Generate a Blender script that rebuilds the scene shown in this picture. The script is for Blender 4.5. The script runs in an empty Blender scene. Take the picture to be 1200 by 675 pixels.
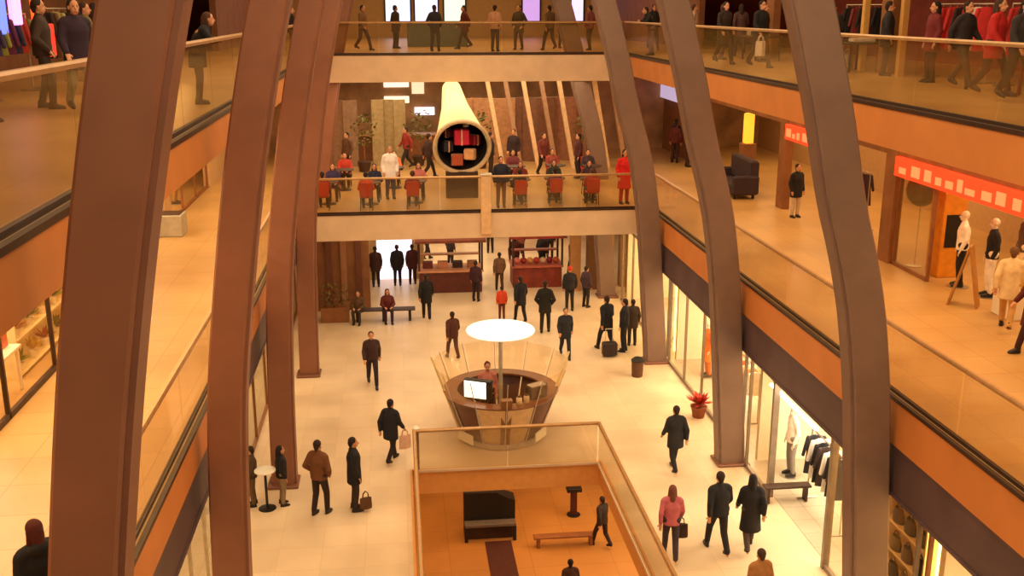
import bpy, math, random
from mathutils import Vector, Matrix
random.seed(7)
C = bpy.context.collection
SC = bpy.context.scene
PI = math.pi

# ------------------------------------------------------------------ materials
def lin(c):
    return tuple((v/12.92 if v <= .04045 else ((v+.055)/1.055)**2.4) for v in c)

def rgb(h):
    return lin(tuple(int(h[i:i+2], 16)/255 for i in (0, 2, 4)))

_mats = {}
def mat(name, hexa, rough=.6, metal=0., var=.12, scale=6., bump=0.):
    if name in _mats: return _mats[name]
    m = bpy.data.materials.new(name); m.use_nodes = True
    nt = m.node_tree; b = nt.nodes['Principled BSDF']
    b.inputs['Roughness'].default_value = rough; b.inputs['Metallic'].default_value = metal
    tc = nt.nodes.new('ShaderNodeTexCoord'); nz = nt.nodes.new('ShaderNodeTexNoise')
    nz.inputs['Scale'].default_value = scale; nz.inputs['Detail'].default_value = 3
    nt.links.new(tc.outputs['Object'], nz.inputs['Vector'])
    rp = nt.nodes.new('ShaderNodeValToRGB'); c = rgb(hexa)
    rp.color_ramp.elements[0].position = .3; rp.color_ramp.elements[1].position = .7
    rp.color_ramp.elements[0].color = tuple(max(0, v*(1-var)) for v in c)+(1,)
    rp.color_ramp.elements[1].color = tuple(min(1, v*(1+var)) for v in c)+(1,)
    nt.links.new(nz.outputs['Fac'], rp.inputs['Fac']); nt.links.new(rp.outputs['Color'], b.inputs['Base Color'])
    if bump:
        bp = nt.nodes.new('ShaderNodeBump'); bp.inputs['Strength'].default_value = bump
        nt.links.new(nz.outputs['Fac'], bp.inputs['Height']); nt.links.new(bp.outputs['Normal'], b.inputs['Normal'])
    _mats[name] = m; return m

def emit(name, hexa, s):
    if name in _mats: return _mats[name]
    m = bpy.data.materials.new(name); m.use_nodes = True
    b = m.node_tree.nodes['Principled BSDF']
    c = rgb(hexa)+(1,)
    b.inputs['Base Color'].default_value = c
    b.inputs['Emission Color'].default_value = c; b.inputs['Emission Strength'].default_value = s
    _mats[name] = m; return m

def glass(name, hexa, gl=.12, tint='fffaf0'):
    if name in _mats: return _mats[name]
    m = bpy.data.materials.new(name); m.use_nodes = True
    nt = m.node_tree; nt.nodes.clear()
    out = nt.nodes.new('ShaderNodeOutputMaterial')
    tr = nt.nodes.new('ShaderNodeBsdfTransparent'); tr.inputs['Color'].default_value = rgb(tint)+(1,)
    g = nt.nodes.new('ShaderNodeBsdfGlossy'); g.inputs['Roughness'].default_value = .08
    g.inputs['Color'].default_value = (.9, .85, .75, 1)
    d = nt.nodes.new('ShaderNodeBsdfDiffuse'); d.inputs['Color'].default_value = rgb(hexa)+(1,)
    m1 = nt.nodes.new('ShaderNodeMixShader'); m1.inputs['Fac'].default_value = .5
    nt.links.new(g.outputs[0], m1.inputs[1]); nt.links.new(d.outputs[0], m1.inputs[2])
    lw = nt.nodes.new('ShaderNodeLayerWeight'); lw.inputs['Blend'].default_value = .25
    ad = nt.nodes.new('ShaderNodeMath'); ad.operation = 'MULTIPLY_ADD'; ad.use_clamp = True
    nt.links.new(lw.outputs['Fresnel'], ad.inputs[0]); ad.inputs[1].default_value = .12; ad.inputs[2].default_value = gl
    m2 = nt.nodes.new('ShaderNodeMixShader')
    nt.links.new(ad.outputs[0], m2.inputs['Fac']); nt.links.new(tr.outputs[0], m2.inputs[1]); nt.links.new(m1.outputs[0], m2.inputs[2])
    nt.links.new(m2.outputs[0], out.inputs['Surface'])
    _mats[name] = m; return m

def tiles(name, hexa, joint, size, rough=.35, var=.1):
    """stone floor: brick texture joints plus large soft noise"""
    if name in _mats: return _mats[name]
    m = bpy.data.materials.new(name); m.use_nodes = True
    nt = m.node_tree; b = nt.nodes['Principled BSDF']; b.inputs['Roughness'].default_value = rough
    tc = nt.nodes.new('ShaderNodeTexCoord')
    bt = nt.nodes.new('ShaderNodeTexBrick'); bt.offset = 0.0
    bt.inputs['Scale'].default_value = 1; bt.inputs['Brick Width'].default_value = size; bt.inputs['Row Height'].default_value = size
    bt.inputs['Mortar Size'].default_value = .012; bt.inputs['Mortar Smooth'].default_value = .4
    c = rgb(hexa)
    bt.inputs['Color1'].default_value = c+(1,); bt.inputs['Color2'].default_value = tuple(v*(1-var) for v in c)+(1,)
    bt.inputs['Mortar'].default_value = rgb(joint)+(1,)
    nt.links.new(tc.outputs['Object'], bt.inputs['Vector'])
    nz = nt.nodes.new('ShaderNodeTexNoise'); nz.inputs['Scale'].default_value = .45; nz.inputs['Detail'].default_value = 4
    nt.links.new(tc.outputs['Object'], nz.inputs['Vector'])
    rp = nt.nodes.new('ShaderNodeValToRGB'); rp.color_ramp.elements[0].color = (.78, .74, .68, 1); rp.color_ramp.elements[1].color = (1, 1, 1, 1)
    rp.color_ramp.elements[0].position = .3; rp.color_ramp.elements[1].position = .65
    nt.links.new(nz.outputs['Fac'], rp.inputs['Fac'])
    mx = nt.nodes.new('ShaderNodeMixRGB'); mx.blend_type = 'MULTIPLY'; mx.inputs['Fac'].default_value = 1
    nt.links.new(bt.outputs['Color'], mx.inputs[1]); nt.links.new(rp.outputs['Color'], mx.inputs[2])
    nt.links.new(mx.outputs['Color'], b.inputs['Base Color'])
    _mats[name] = m; return m

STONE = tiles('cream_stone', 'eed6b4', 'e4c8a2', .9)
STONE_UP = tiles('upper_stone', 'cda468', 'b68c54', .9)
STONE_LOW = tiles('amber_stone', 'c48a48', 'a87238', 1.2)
SHOPFLOOR = tiles('grey_shop_floor', 'c9bda8', 'a89c88', .6)
RIB = mat('brown_metal_rib', '8c5c46', .5, .1, .08, 2.)
RIB_R = mat('grey_brown_rib', '82695c', .5, .1, .08, 2.); RIB_R2 = mat('grey_brown_flange', '7a6054', .5, .1, .08, 2.)
RIB2 = mat('brown_metal_flange', '825440', .5, .1, .08, 2.)
FASC = mat('orange_wood_panel', 'c67c3e', .5, 0, .08, 1.5)
FASC_PALE = mat('pale_beige_panel', 'd8bc9c', .55, 0, .08, 1.5)
BAND = mat('dark_purple_grey_band', '564348', .5, .1, .2, 1.2)
DARKEDGE = mat('dark_edge_profile', '3a261c', .4, .2)
RAILM = mat('bronze_handrail', 'b58a58', .35, .4)
STEEL = mat('pale_steel', 'c9bda6', .35, .3)
GLASS = glass('balustrade_glass', '8e7440', .15)
GLASS2 = glass('opening_glass', 'c8b890', .24)
SHOPGLASS = glass('shop_glass', 'b09870', .03)
LEFTGLASS = glass('olive_glass', 'a08a55', .2)
SOFFIT = mat('soffit_plaster', 'b08a60', .8)
WALLTAN = mat('tan_plaster', 'c9a473', .8, 0, .06)
WALLBROWN = mat('brown_wood_wall', '875731', .6, 0, .2, 2.)
WALLWHITE = mat('cream_shop_wall', 'efe2c8', .8, 0, .04)
WALLRED = mat('dark_red_wall', '7a2c20', .7, 0, .2, 2)
BLACK = mat('black', '15110f', .5)
DKBROWN = mat('dark_brown_wood', '3c2418', .5, 0, .2)
WOOD = mat('brown_wood', '8a5630', .45, 0, .2, 3)
WHITE = mat('white_paint', 'f2ead8', .5, 0, .03)
CHROME = mat('brushed_steel', 'b8b0a4', .3, .8)
SKIN = mat('skin', 'c98f6c', .6, 0, .06)
SKIN2 = mat('skin_pale', 'dba888', .6, 0, .06)
EYE = mat('eye_dark', '20150f', .3)
SHOE = mat('shoe_leather', '1c1512', .45)

# ------------------------------------------------------------------ mesh builder
class MB:
    def __init__(s): s.v = []; s.f = []
    def add(s, vs, fs):
        n = len(s.v); s.v += [tuple(v) for v in vs]; s.f += [tuple(i+n for i in f) for f in fs]; return s
    def box(s, x0, x1, y0, y1, z0, z1):
        return s.add([(x0,y0,z0),(x1,y0,z0),(x1,y1,z0),(x0,y1,z0),(x0,y0,z1),(x1,y0,z1),(x1,y1,z1),(x0,y1,z1)],
                     [(3,2,1,0),(4,5,6,7),(0,1,5,4),(1,2,6,5),(2,3,7,6),(3,0,4,7)])
    def bbox(s, x0, x1, y0, y1, z0, z1, b=.01):
        """box with chamfered vertical and top edges"""
        r = []
        for z, i in ((z0, b), (z0+b, 0), (z1-b, 0), (z1, b)):
            for (x, y) in ((x0+i+b,y0+i),(x1-i-b,y0+i),(x1-i,y0+i+b),(x1-i,y1-i-b),(x1-i-b,y1-i),(x0+i+b,y1-i),(x0+i,y1-i-b),(x0+i,y0+i+b)):
                r.append((x, y, z))
        f = [tuple(range(7,-1,-1)), tuple(range(24,32))]
        for k in range(3):
            for i in range(8):
                j = (i+1) % 8; f.append((k*8+i, k*8+j, k*8+8+j, k*8+8+i))
        return s.add(r, f)
    def loft(s, rings, n=16, close=True):
        """rings: (cx, cy, cz, rx, ry)"""
        vs = []
        for (cx, cy, cz, rx, ry) in rings:
            for i in range(n):
                a = 2*PI*i/n; vs.append((cx+rx*math.cos(a), cy+ry*math.sin(a), cz))
        fs = []
        for k in range(len(rings)-1):
            for i in range(n):
                j = (i+1) % n; fs.append((k*n+i, k*n+j, k*n+n+j, k*n+n+i))
        if close:
            fs.append(tuple(range(n-1, -1, -1))); m = (len(rings)-1)*n; fs.append(tuple(range(m, m+n)))
        return s.add(vs, fs)
    def lathe(s, pts, n=24, cx=0, cy=0): return s.loft([(cx, cy, z, r, r) for r, z in pts], n)
    def tube(s, p0, p1, r0, r1=None, n=8, caps=True):
        r1 = r0 if r1 is None else r1
        p0, p1 = Vector(p0), Vector(p1); d = (p1-p0)
        q = d.to_track_quat('Z', 'Y').to_matrix()
        vs = []
        for p, r in ((p0, r0), (p1, r1)):
            for i in range(n):
                a = 2*PI*i/n; vs.append(p + q @ Vector((r*math.cos(a), r*math.sin(a), 0)))
        fs = [(i, (i+1)%n, n+(i+1)%n, n+i) for i in range(n)]
        if caps: fs += [tuple(range(n-1,-1,-1)), tuple(range(n, 2*n))]
        return s.add(vs, fs)
    def cap(s, p0, p1, r0, r1=None, n=12):
        """tapered capsule"""
        r1 = r0 if r1 is None else r1
        p0, p1 = Vector(p0), Vector(p1); d = p1-p0
        if d.length < 1e-6: d = Vector((0,0,1e-5))
        q = d.to_track_quat('Z', 'Y').to_matrix(); u = d.normalized()
        rings = []
        for k in (-80, -50, -22): a = math.radians(k); rings.append((p0+u*r0*math.sin(a), r0*math.cos(a)))
        rings.append((p0, r0)); rings.append((p1, r1))
        for k in (22, 50, 80): a = math.radians(k); rings.append((p1+u*r1*math.sin(a), r1*math.cos(a)))
        vs = []
        for p, r in rings:
            for i in range(n):
                a = 2*PI*i/n; vs.append(p + q @ Vector((r*math.cos(a), r*math.sin(a), 0)))
        fs = []
        for k in range(len(rings)-1):
            for i in range(n):
                j = (i+1) % n; fs.append((k*n+i, k*n+j, k*n+n+j, k*n+n+i))
        fs += [tuple(range(n-1,-1,-1)), tuple(range((len(rings)-1)*n, len(rings)*n))]
        return s.add(vs, fs)
    def ell(s, c, r, n=16, m=10):
        rings = []
        for k in range(m+1):
            a = -PI/2*.97 + PI*.97*k/m
            rings.append((c[0], c[1], c[2]+r[2]*math.sin(a), r[0]*math.cos(a), r[1]*math.cos(a)))
        return s.loft(rings, n)
    def prism(s, poly, axis, a0, a1):
        """poly of 2D points extruded along axis ('x','y' or 'z')"""
        def pt(p, a): return {'x': (a, p[0], p[1]), 'y': (p[0], a, p[1]), 'z': (p[0], p[1], a)}[axis]
        n = len(poly); vs = [pt(p, a0) for p in poly]+[pt(p, a1) for p in poly]
        return s.add(vs, [tuple(range(n)), tuple(range(2*n-1, n-1, -1))]+[(i, n+i, n+(i+1)%n, (i+1)%n) for i in range(n)])
    def xf(s, M):
        s.v = [tuple(M @ Vector(v)) for v in s.v]; return s
    def mesh(s, name, m=None, smooth=False):
        me = bpy.data.meshes.new(name); me.from_pydata(s.v, [], s.f); me.update()
        import bmesh
        bm = bmesh.new(); bm.from_mesh(me); bmesh.ops.recalc_face_normals(bm, faces=bm.faces); bm.to_mesh(me); bm.free()
        if smooth:
            for p in me.polygons: p.use_smooth = True
            try: me.set_sharp_from_angle(angle=.7)
            except Exception: pass
        if m: me.materials.append(m)
        return me

def put(name, me, parent=None, loc=(0,0,0), rz=0, m=None, rot=None):
    o = bpy.data.objects.new(name, me); C.objects.link(o); o.location = loc
    o.rotation_euler = rot if rot else (0, 0, rz)
    if parent: o.parent = parent
    if m and me:
        o.material_slots[0].link = 'OBJECT'; o.material_slots[0].material = m
    return o

def obj(name, mb, m, parent=None, loc=(0,0,0), rz=0, smooth=False):
    return put(name, mb.mesh(name, m, smooth), parent, loc, rz)

def tag(o, label, cat, group=None):
    o['label'] = label; o['category'] = cat; o['kind'] = 'thing'
    if group: o['group'] = group
    return o

def thing(name, label, cat, loc=(0,0,0), rz=0, group=None):
    o = bpy.data.objects.new(name, None); C.objects.link(o); o.location = loc; o.rotation_euler = (0,0,rz)
    o.empty_display_size = .1
    return tag(o, label, cat, group)

def struct(name, mb, m, parent=None):
    o = obj(name, mb, m, parent)
    if not parent: o['kind'] = 'structure'
    return o

def dup(root, loc, rz=0, label=None, group=None):
    r = root.copy(); C.objects.link(r); r.location = loc; r.rotation_euler = (0,0,rz)
    if label: r['label'] = label
    if group: r['group'] = group
    for ch in list(root.children):
        c = ch.copy(); C.objects.link(c); c.parent = r
        for g in ch.children:
            d = g.copy(); C.objects.link(d); d.parent = c
    return r

def remeshed(mb, vox, name, it=4, smooth_f=.5):
    me = mb.mesh(name+'_src'); o = bpy.data.objects.new('tmp_'+name, me); C.objects.link(o)
    r = o.modifiers.new('r', 'REMESH'); r.mode = 'VOXEL'; r.voxel_size = vox; r.use_smooth_shade = True
    s = o.modifiers.new('s', 'SMOOTH'); s.factor = smooth_f; s.iterations = it
    dg = bpy.context.evaluated_depsgraph_get()
    out = bpy.data.meshes.new_from_object(o.evaluated_get(dg)); out.name = name
    bpy.data.objects.remove(o); bpy.data.meshes.remove(me)
    out.materials.clear()
    for p in out.polygons: p.use_smooth = True
    return out

# ------------------------------------------------------------------ dimensions (metres)
Z1, Z2 = 4.7, 9.4
XL1, XL2, XR1, XR2 = -3.25, -2.75, 8.2, 8.35       # slab edges
WL, WR = -6.9, 12.5                                # upper shop walls
GL, GR = -3.9, 8.5                                 # ground shop glass
YB1, YB2 = 32.3, 38.0                              # far bridge fronts
Y0 = 1.5                                           # near end of what is built
OX0, OX1, OY0, OY1 = .12, 4.88, 12.0, 23.3         # floor opening

# ------------------------------------------------------------------ floors, slabs
struct('floor', MB().box(-8, OX0, Y0, 52, -.6, 0).box(OX1, 14, Y0, 52, -.6, 0).box(OX0, OX1, OY1, 52, -.6, 0).box(OX0, OX1, Y0, OY0, -.6, 0), STONE)
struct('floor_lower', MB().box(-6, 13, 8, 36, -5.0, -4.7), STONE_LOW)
struct('wall_lower_back', MB().box(-6, 13, 36, 36.3, -5, -.6), WALLTAN)
struct('wall_lower_left', MB().box(-6.3, -6, 8, 36, -5, -.6), WALLTAN)
struct('wall_lower_right', MB().box(13, 13.3, 8, 36, -5, -.6), WALLTAN)
struct('trim_1', MB().box(OX0-.02, OX0+.03, OY0, OY1, -.62, .03).box(OX1-.03, OX1+.02, OY0, OY1, -.62, .03).box(OX0, OX1, OY1-.03, OY1+.02, -.62, .03), mat('opening_edge','e2a058',.6,0,.05))
for i, (z, xl, xr, yb, tl, tr) in enumerate(((Z1, XL1, XR1, YB1, .63, .8), (Z2, XL2, XR2, YB2, .57, .7))):
    z0 = z-.56
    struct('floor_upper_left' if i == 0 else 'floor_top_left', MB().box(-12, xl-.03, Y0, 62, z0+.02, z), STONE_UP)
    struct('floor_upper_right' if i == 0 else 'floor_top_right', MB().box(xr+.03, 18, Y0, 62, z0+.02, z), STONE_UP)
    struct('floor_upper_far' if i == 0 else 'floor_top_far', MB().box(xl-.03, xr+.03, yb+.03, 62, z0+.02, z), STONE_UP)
    struct('trim_%d' % (i*4+2), MB().box(xl-.03, xl+.02, Y0, yb, z-tl, z-.05), FASC)
    struct('trim_%d' % (i*4+3), MB().box(xr-.02, xr+.03, Y0, yb, z-tr, z-.05), FASC)
    far = .85 if i == 0 else .98
    struct('trim_%d' % (i*4+4), MB().box(xl, xr, yb-.02, yb+.03, z-far, z-.03), FASC_PALE)
    struct('trim_%d' % (i*4+5), MB().box(xl-.035, xl+.035, Y0, yb, z-.05, z+.015).box(xr-.035, xr+.035, Y0, yb, z-.05, z+.015).box(xl, xr, yb-.04, yb+.04, z-.03, z+.02), DARKEDGE)
# dark bulkhead bands above the ground-floor shops
struct('trim_11', MB().box(XL1-.25, XL1-.02, Y0, YB1, 3.25, Z1-.62).box(XL1-.02, XL1+.01, Y0, YB1, 3.98, 4.08).box(XL1-.06, XL1+.0, Y0, YB1, 3.25, 3.32), BAND)
struct('trim_12', MB().box(XR1+.02, XR1+.25, Y0, YB1, 2.98, Z1-.6).box(XR1-.01, XR1+.02, Y0, YB1, 3.84, 3.9).box(XR1, XR1+.06, Y0, YB1, 2.98, 3.04), BAND)
# roof
struct('ceiling', MB().box(-13, 19, Y0-2, 63, 15.6, 15.9), SOFFIT)
# shell
struct('wall_back', MB().box(-12, 18, 62, 62.3, Z2, 15.6), WALLTAN)
struct('wall_back_upper', MB().box(-12, 18, 47, 47.3, Z1, Z2-.6), mat('cafe_wall','a8805a',.7,0,.35,1.2))
struct('wall_back_ground', MB().box(-12, 18, 50, 50.3, 0, Z1-.62), WALLBROWN)

# ------------------------------------------------------------------ ribs (curved columns)
PROF_L = [(0,-2.92),(2,-2.89),(4,-2.82),(5.4,-2.73),(6.6,-2.57),(7.5,-2.44),(8.3,-2.32),(9.75,-2.05),(11.1,-1.74),(13,-1.2),(15.6,-.4)]
PROF_R = [(0,8.12),(2,7.95),(4.5,7.74),(5.6,7.6),(6.8,7.37),(7.6,7.12),(8.3,6.88),(9.1,6.77),(9.8,6.55),(11.15,6.2),(13,5.5),(15.6,4.4)]
def smooth_prof(P, n=40):
    # sampled with a moving average so that the sweep bends evenly
    def at(z):
        for (a, x), (b, y) in zip(P, P[1:]):
            if a <= z <= b: return x+(y-x)*(z-a)/(b-a)
        return P[-1][1] if z > P[-1][0] else P[0][1]
    out = []
    for i in range(n+1):
        z = 15.55*i/n; out.append((z, sum(at(min(15.6, max(0, z+d*.3))) for d in (-2,-1,0,1,2))/5))
    return out
def rib_mesh(P, w, inward):
    pr = smooth_prof(P)
    main, fin = MB(), MB()
    def sweep(mb, sec):
        n = len(sec); vs = []
        for z, x in pr:
            for (sx, sy) in sec: vs.append((x+sx, sy, z))
        fs = []
        for k in range(len(pr)-1):
            for i in range(n):
                j = (i+1) % n; fs.append((k*n+i, k*n+j, k*n+n+j, k*n+n+i))
        fs += [tuple(range(n-1,-1,-1)), tuple(range((len(pr)-1)*n, len(pr)*n))]
        mb.add(vs, fs)
    h, b = w/2, .03
    sweep(main, [(-h+b,-.22),(h-b,-.22),(h,-.22+b),(h,.22-b),(h-b,.22),(-h+b,.22),(-h,.22-b),(-h,-.22+b)])
    s = h*inward
    sweep(fin, [(s-.005*inward,-.17),(s+.05*inward,-.17),(s+.05*inward,.17),(s-.005*inward,.17)])
    base = MB().bbox(pr[0][1]-h-.1, pr[0][1]+h+.1, -.34, .34, 0, .07, .02)
    return main, fin, base
RIBY = (7.7, 15.3, 22.95, 30.6, 38.4)
words = {0: 'nearest and widest', 1: 'second from the viewer', 2: 'third from the viewer', 3: 'fourth, beside the far bridge', 4: 'fifth, behind the far middle bridge'}
for side, P, w, inw in (('left', PROF_L, .53, 1), ('right', PROF_R, .63, -1)):
    ms = None
    for k, y in enumerate(RIBY):
        if side == 'right' and k == 0: continue      # stands outside the view
        lab = 'curved brown column leaning inward on the %s side, %s' % (side, words[k])
        if ms is None:
            t = thing('leaning_column', lab, 'column', (0,y,0), 0, 'leaning columns along the %s gallery' % side)
            a, b, c = rib_mesh(P, w, inw)
            obj('shaft', a, RIB if side == 'left' else RIB_R, t, smooth=True); obj('flange', b, RIB2 if side == 'left' else RIB_R2, t, smooth=True); obj('base_plate', c, RIB2, t); ms = t
        else:
            t = dup(ms, (0,y,0), 0, lab)

# ------------------------------------------------------------------ balustrades
def balustrade(label, p0, p1, z, h=1.12, pitch=2.4, group=None, railw=.035, handmat=None, post=False, gl=None, chan=None):
    p0, p1 = Vector((p0[0], p0[1], z)), Vector((p1[0], p1[1], z)); d = p1-p0; L = d.length
    t = thing('glass_balustrade', label, 'balustrade', p0, math.atan2(d.y, d.x), group)
    n = max(1, round(L/pitch)); st = L/n
    me = MB().box(.015, st-.015, -.008, .008, .06, h-.02).mesh('glass_panel', gl or GLASS)
    for i in range(n): put('glass_panel', me, t, (i*st, 0, 0))
    hb = MB()
    hb.loft([(0,0,0,1,1)], 3, False) if False else None
    hb.prism([(-railw*1.3,h-.03),(railw*1.3,h-.03),(railw*1.3,h+.01),(railw*.8,h+.035),(-railw*.8,h+.035),(-railw*1.3,h+.01)], 'x', 0, L)
    obj('handrail', hb, handmat or RAILM, t)
    obj('base_channel', MB().box(0, L, -.03, .03, .0, .06), chan or DARKEDGE, t)
    if post:
        for x in (0, L): obj('post', MB().bbox(x-.04, x+.04, -.04, .04, 0, h), STEEL, t)
    return t
balustrade('long glass balustrade with bronze handrail on the left middle gallery', (XL1-.1, Y0+1), (XL1-.1, YB1), Z1)
balustrade('long glass balustrade with bronze handrail on the left top gallery', (XL2-.1, Y0+1), (XL2-.1, YB2), Z2)
balustrade('long glass balustrade with bronze handrail on the right middle gallery', (XR1+.1, Y0+5), (XR1+.1, YB1), Z1)
balustrade('long glass balustrade with bronze handrail on the right top gallery', (XR2+.1, Y0+5), (XR2+.1, YB2), Z2)
balustrade('glass balustrade across the far middle bridge below the yellow cone', (XL1, YB1+.1), (XR1, YB1+.1), Z1)
balustrade('glass balustrade across the far top bridge above the yellow cone', (XL2, YB2+.1), (XR2, YB2+.1), Z2)
balustrade('glass balustrade along the far edge of the floor opening', (OX0+.12, OY1-.1), (OX1-.12, OY1-.1), .0, 1.1, 2.4, 'glass guards around the floor opening', handmat=RAILM, gl=GLASS2, chan=FASC_PALE)
balustrade('glass balustrade along the right edge of the floor opening', (OX1-.1, OY0), (OX1-.1, OY1-.1), 0, 1.1, 2.4, 'glass guards around the floor opening', handmat=RAILM, gl=GLASS2, chan=FASC_PALE)
balustrade('glass balustrade along the left edge of the floor opening', (OX0+.1, OY0), (OX0+.1, OY1-.1), 0, 1.1, 2.4, 'glass guards around the floor opening', handmat=RAILM, gl=GLASS2, chan=FASC_PALE)
t = thing('guard_post', 'brown corner post with white cap at the far left corner of floor opening', 'post', (OX0+.14, OY1-.02, 0))
obj('shaft', MB().bbox(-.07,.07,-.07,.07,0,1.08,.01), mat('post_brown','7c5138',.5), t)
obj('cap', MB().lathe([(.08,1.08),(.09,1.1),(.085,1.15),(.04,1.19)], 16), WHITE, t)
t = thing('bridge_pylon', 'pale cream slim post standing at the middle of the far middle bridge', 'post', (2.78, YB1-.14, Z1-.7))
obj('shaft', MB().bbox(-.16,.16,-.1,.1,0,1.9,.02), mat('cream_post','dcb586',.5), t); obj('cap', MB().bbox(-.19,.19,-.13,.13,1.9,1.96,.015), STEEL, t)

# ------------------------------------------------------------------ people
def finger_hand(mb, w, d, side, fwd):
    """palm and five bent fingers from the wrist w along d"""
    d = Vector(d).normalized(); f = Vector(fwd); sx = f.cross(d).normalized()
    w = Vector(w); f = (d.cross(sx)).normalized()
    palm = w+d*.085
    for k in (-1.2, -.4, .4, 1.2): mb.cap(w+sx*0.012*k, palm+sx*.019*k, .018, .015, 8)
    for k, L in ((-1.5,.062),(-.5,.078),(.5,.08),(1.5,.068)):
        a = palm+sx*.0175*k; b = a+d*L*.55+sx*.003*k; c = b+(d*.75-f*.55).normalized()*L*.5
        mb.cap(a, b, .0105, .0098, 8); mb.cap(b, c, .0098, .0085, 8)
    a = w+d*.025+sx*.024; b = a+(d*.6+sx*.75).normalized()*.045; c = b+d*.035
    mb.cap(a, b, .014, .012, 8); mb.cap(b, c, .012, .0095, 8)

def joints(kind):
    J = dict(pel=(0,0,.95), chest=(0,0,1.28), neck=(0,.0,1.47), head=(0,-.02,1.63), shL=(.185,0,1.41), shR=(-.185,0,1.41),
             hiL=(.09,0,.92), hiR=(-.09,0,.92), knL=(.1,-.02,.49), knR=(-.1,-.02,.49), anL=(.11,.02,.09), anR=(-.11,.02,.09),
             elL=(.245,.03,1.13), elR=(-.245,.03,1.13), wrL=(.235,-.06,.9), wrR=(-.235,-.06,.9))
    if kind == 'walk':
        J.update(knL=(.1,-.2,.51), anL=(.1,-.3,.1), knR=(-.1,.06,.48), anR=(-.1,.3,.16), elL=(.24,.13,1.15), wrL=(.24,.12,.91), elR=(-.24,-.07,1.14), wrR=(-.235,-.24,.95),
                 chest=(0,-.02,1.28), neck=(0,-.03,1.47), head=(0,-.055,1.625), shL=(.185,-.0,1.41), shR=(-.185,-.03,1.41))
    if kind == 'pocket':
        J.update(elL=(.3,.07,1.14), elR=(-.3,.07,1.14), wrL=(.2,-.1,.95), wrR=(-.2,-.1,.95), knR=(-.11,-.1,.5), anR=(-.12,-.08,.09), anL=(.11,.1,.1), knL=(.1,-.0,.49))
    if kind == 'lean':
        J.update(chest=(0,-.1,1.26), neck=(0,-.19,1.42), head=(0,-.26,1.55), shL=(.185,-.14,1.37), shR=(-.185,-.14,1.37), elL=(.27,-.28,1.17), elR=(-.27,-.28,1.17), wrL=(.1,-.43,1.19), wrR=(-.1,-.43,1.19))
    if kind == 'sit':
        J = {k: (x, y, z-.44) for k, (x, y, z) in J.items()}
        J.update(hiL=(.09,0,.5), hiR=(-.09,0,.5), knL=(.13,-.44,.52), knR=(-.13,-.44,.52), anL=(.13,-.42,.09), anR=(-.12,-.36,.09), elL=(.25,-.08,.72), elR=(-.25,-.08,.72), wrL=(.14,-.3,.66), wrR=(-.14,-.3,.66))
    return {k: Vector(v) for k, v in J.items()}

_P = {}
def body_mesh(kind):
    key = ('body', kind)
    if key in _P: return _P[key]
    J = joints(kind); m = MB()
    up = (J['neck']-J['pel']).normalized()
    m.cap(J['hiL']+up*.05, J['hiR']+up*.05, .105); m.cap(J['pel'], J['chest'], .125, .13)
    for s in (-1, 1): m.cap(J['pel']+Vector((.05*s,0,.05)), J['chest']+Vector((.07*s,0,.02)), .1, .105)
    m.cap(J['shL']-Vector((.045,0,.025)), J['shR']+Vector((.045,0,-.025)), .06); m.cap(J['chest']+up*.12, J['neck'], .075, .06)
    h = J['head']; m.cap(J['neck']-up*.02, h-Vector((0,-.01,.03)), .055, .052)
    m.ell(h+Vector((0,.012,.03)), (.077,.095,.1)); m.ell(h+Vector((0,-.028,-.045)), (.058,.062,.072))
    m.cap(h+Vector((0,-.085,.012)), h+Vector((0,-.108,-.022)), .011, .015, 8)
    m.cap(h+Vector((-.018,-.086,-.062)), h+Vector((.018,-.086,-.062)), .01, .01, 8)
    for s in (-1, 1): m.cap(h+Vector((.08*s,.012,.015)), h+Vector((.078*s,.008,-.028)), .014, .01, 8)
    for S, s in (('L', 1), ('R', -1)):
        m.cap(J['sh'+S], J['el'+S], .05, .04); m.cap(J['el'+S], J['wr'+S], .04, .028)
        finger_hand(m, J['wr'+S], J['wr'+S]-J['el'+S], s, (0,-1,0) if abs((J['wr'+S]-J['el'+S]).normalized().y) < .8 else (0,0,1))
        m.cap(J['hi'+S], J['kn'+S], .085, .058); m.cap(J['kn'+S], J['an'+S], .056, .04); m.cap(J['kn'+S]+(J['an'+S]-J['kn'+S])*.3+Vector((0,.014,0)), J['kn'+S]+(J['an'+S]-J['kn'+S])*.45, .052, .045)
        m.cap(J['an'+S]+Vector((0,.02,-.035)), J['an'+S]+Vector((.0,-.07,-.045)), .032, .026)
    me = remeshed(m, .0105, 'person_body', 2, .4)
    me.materials.append(SKIN); me.materials.append(EYE); me.materials.append(mat('lip','9a4a3c',.5))
    for p in me.polygons:
        c = p.center-h
        for s in (-1, 1):
            if (c-Vector((.032*s,-.075,.022))).length < .0125 and c.y < -.055: p.material_index = 1
        if abs(c.z+.062) < .008 and abs(c.x) < .024 and c.y < -.08: p.material_index = 2
    _P[key] = me; return me

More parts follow.
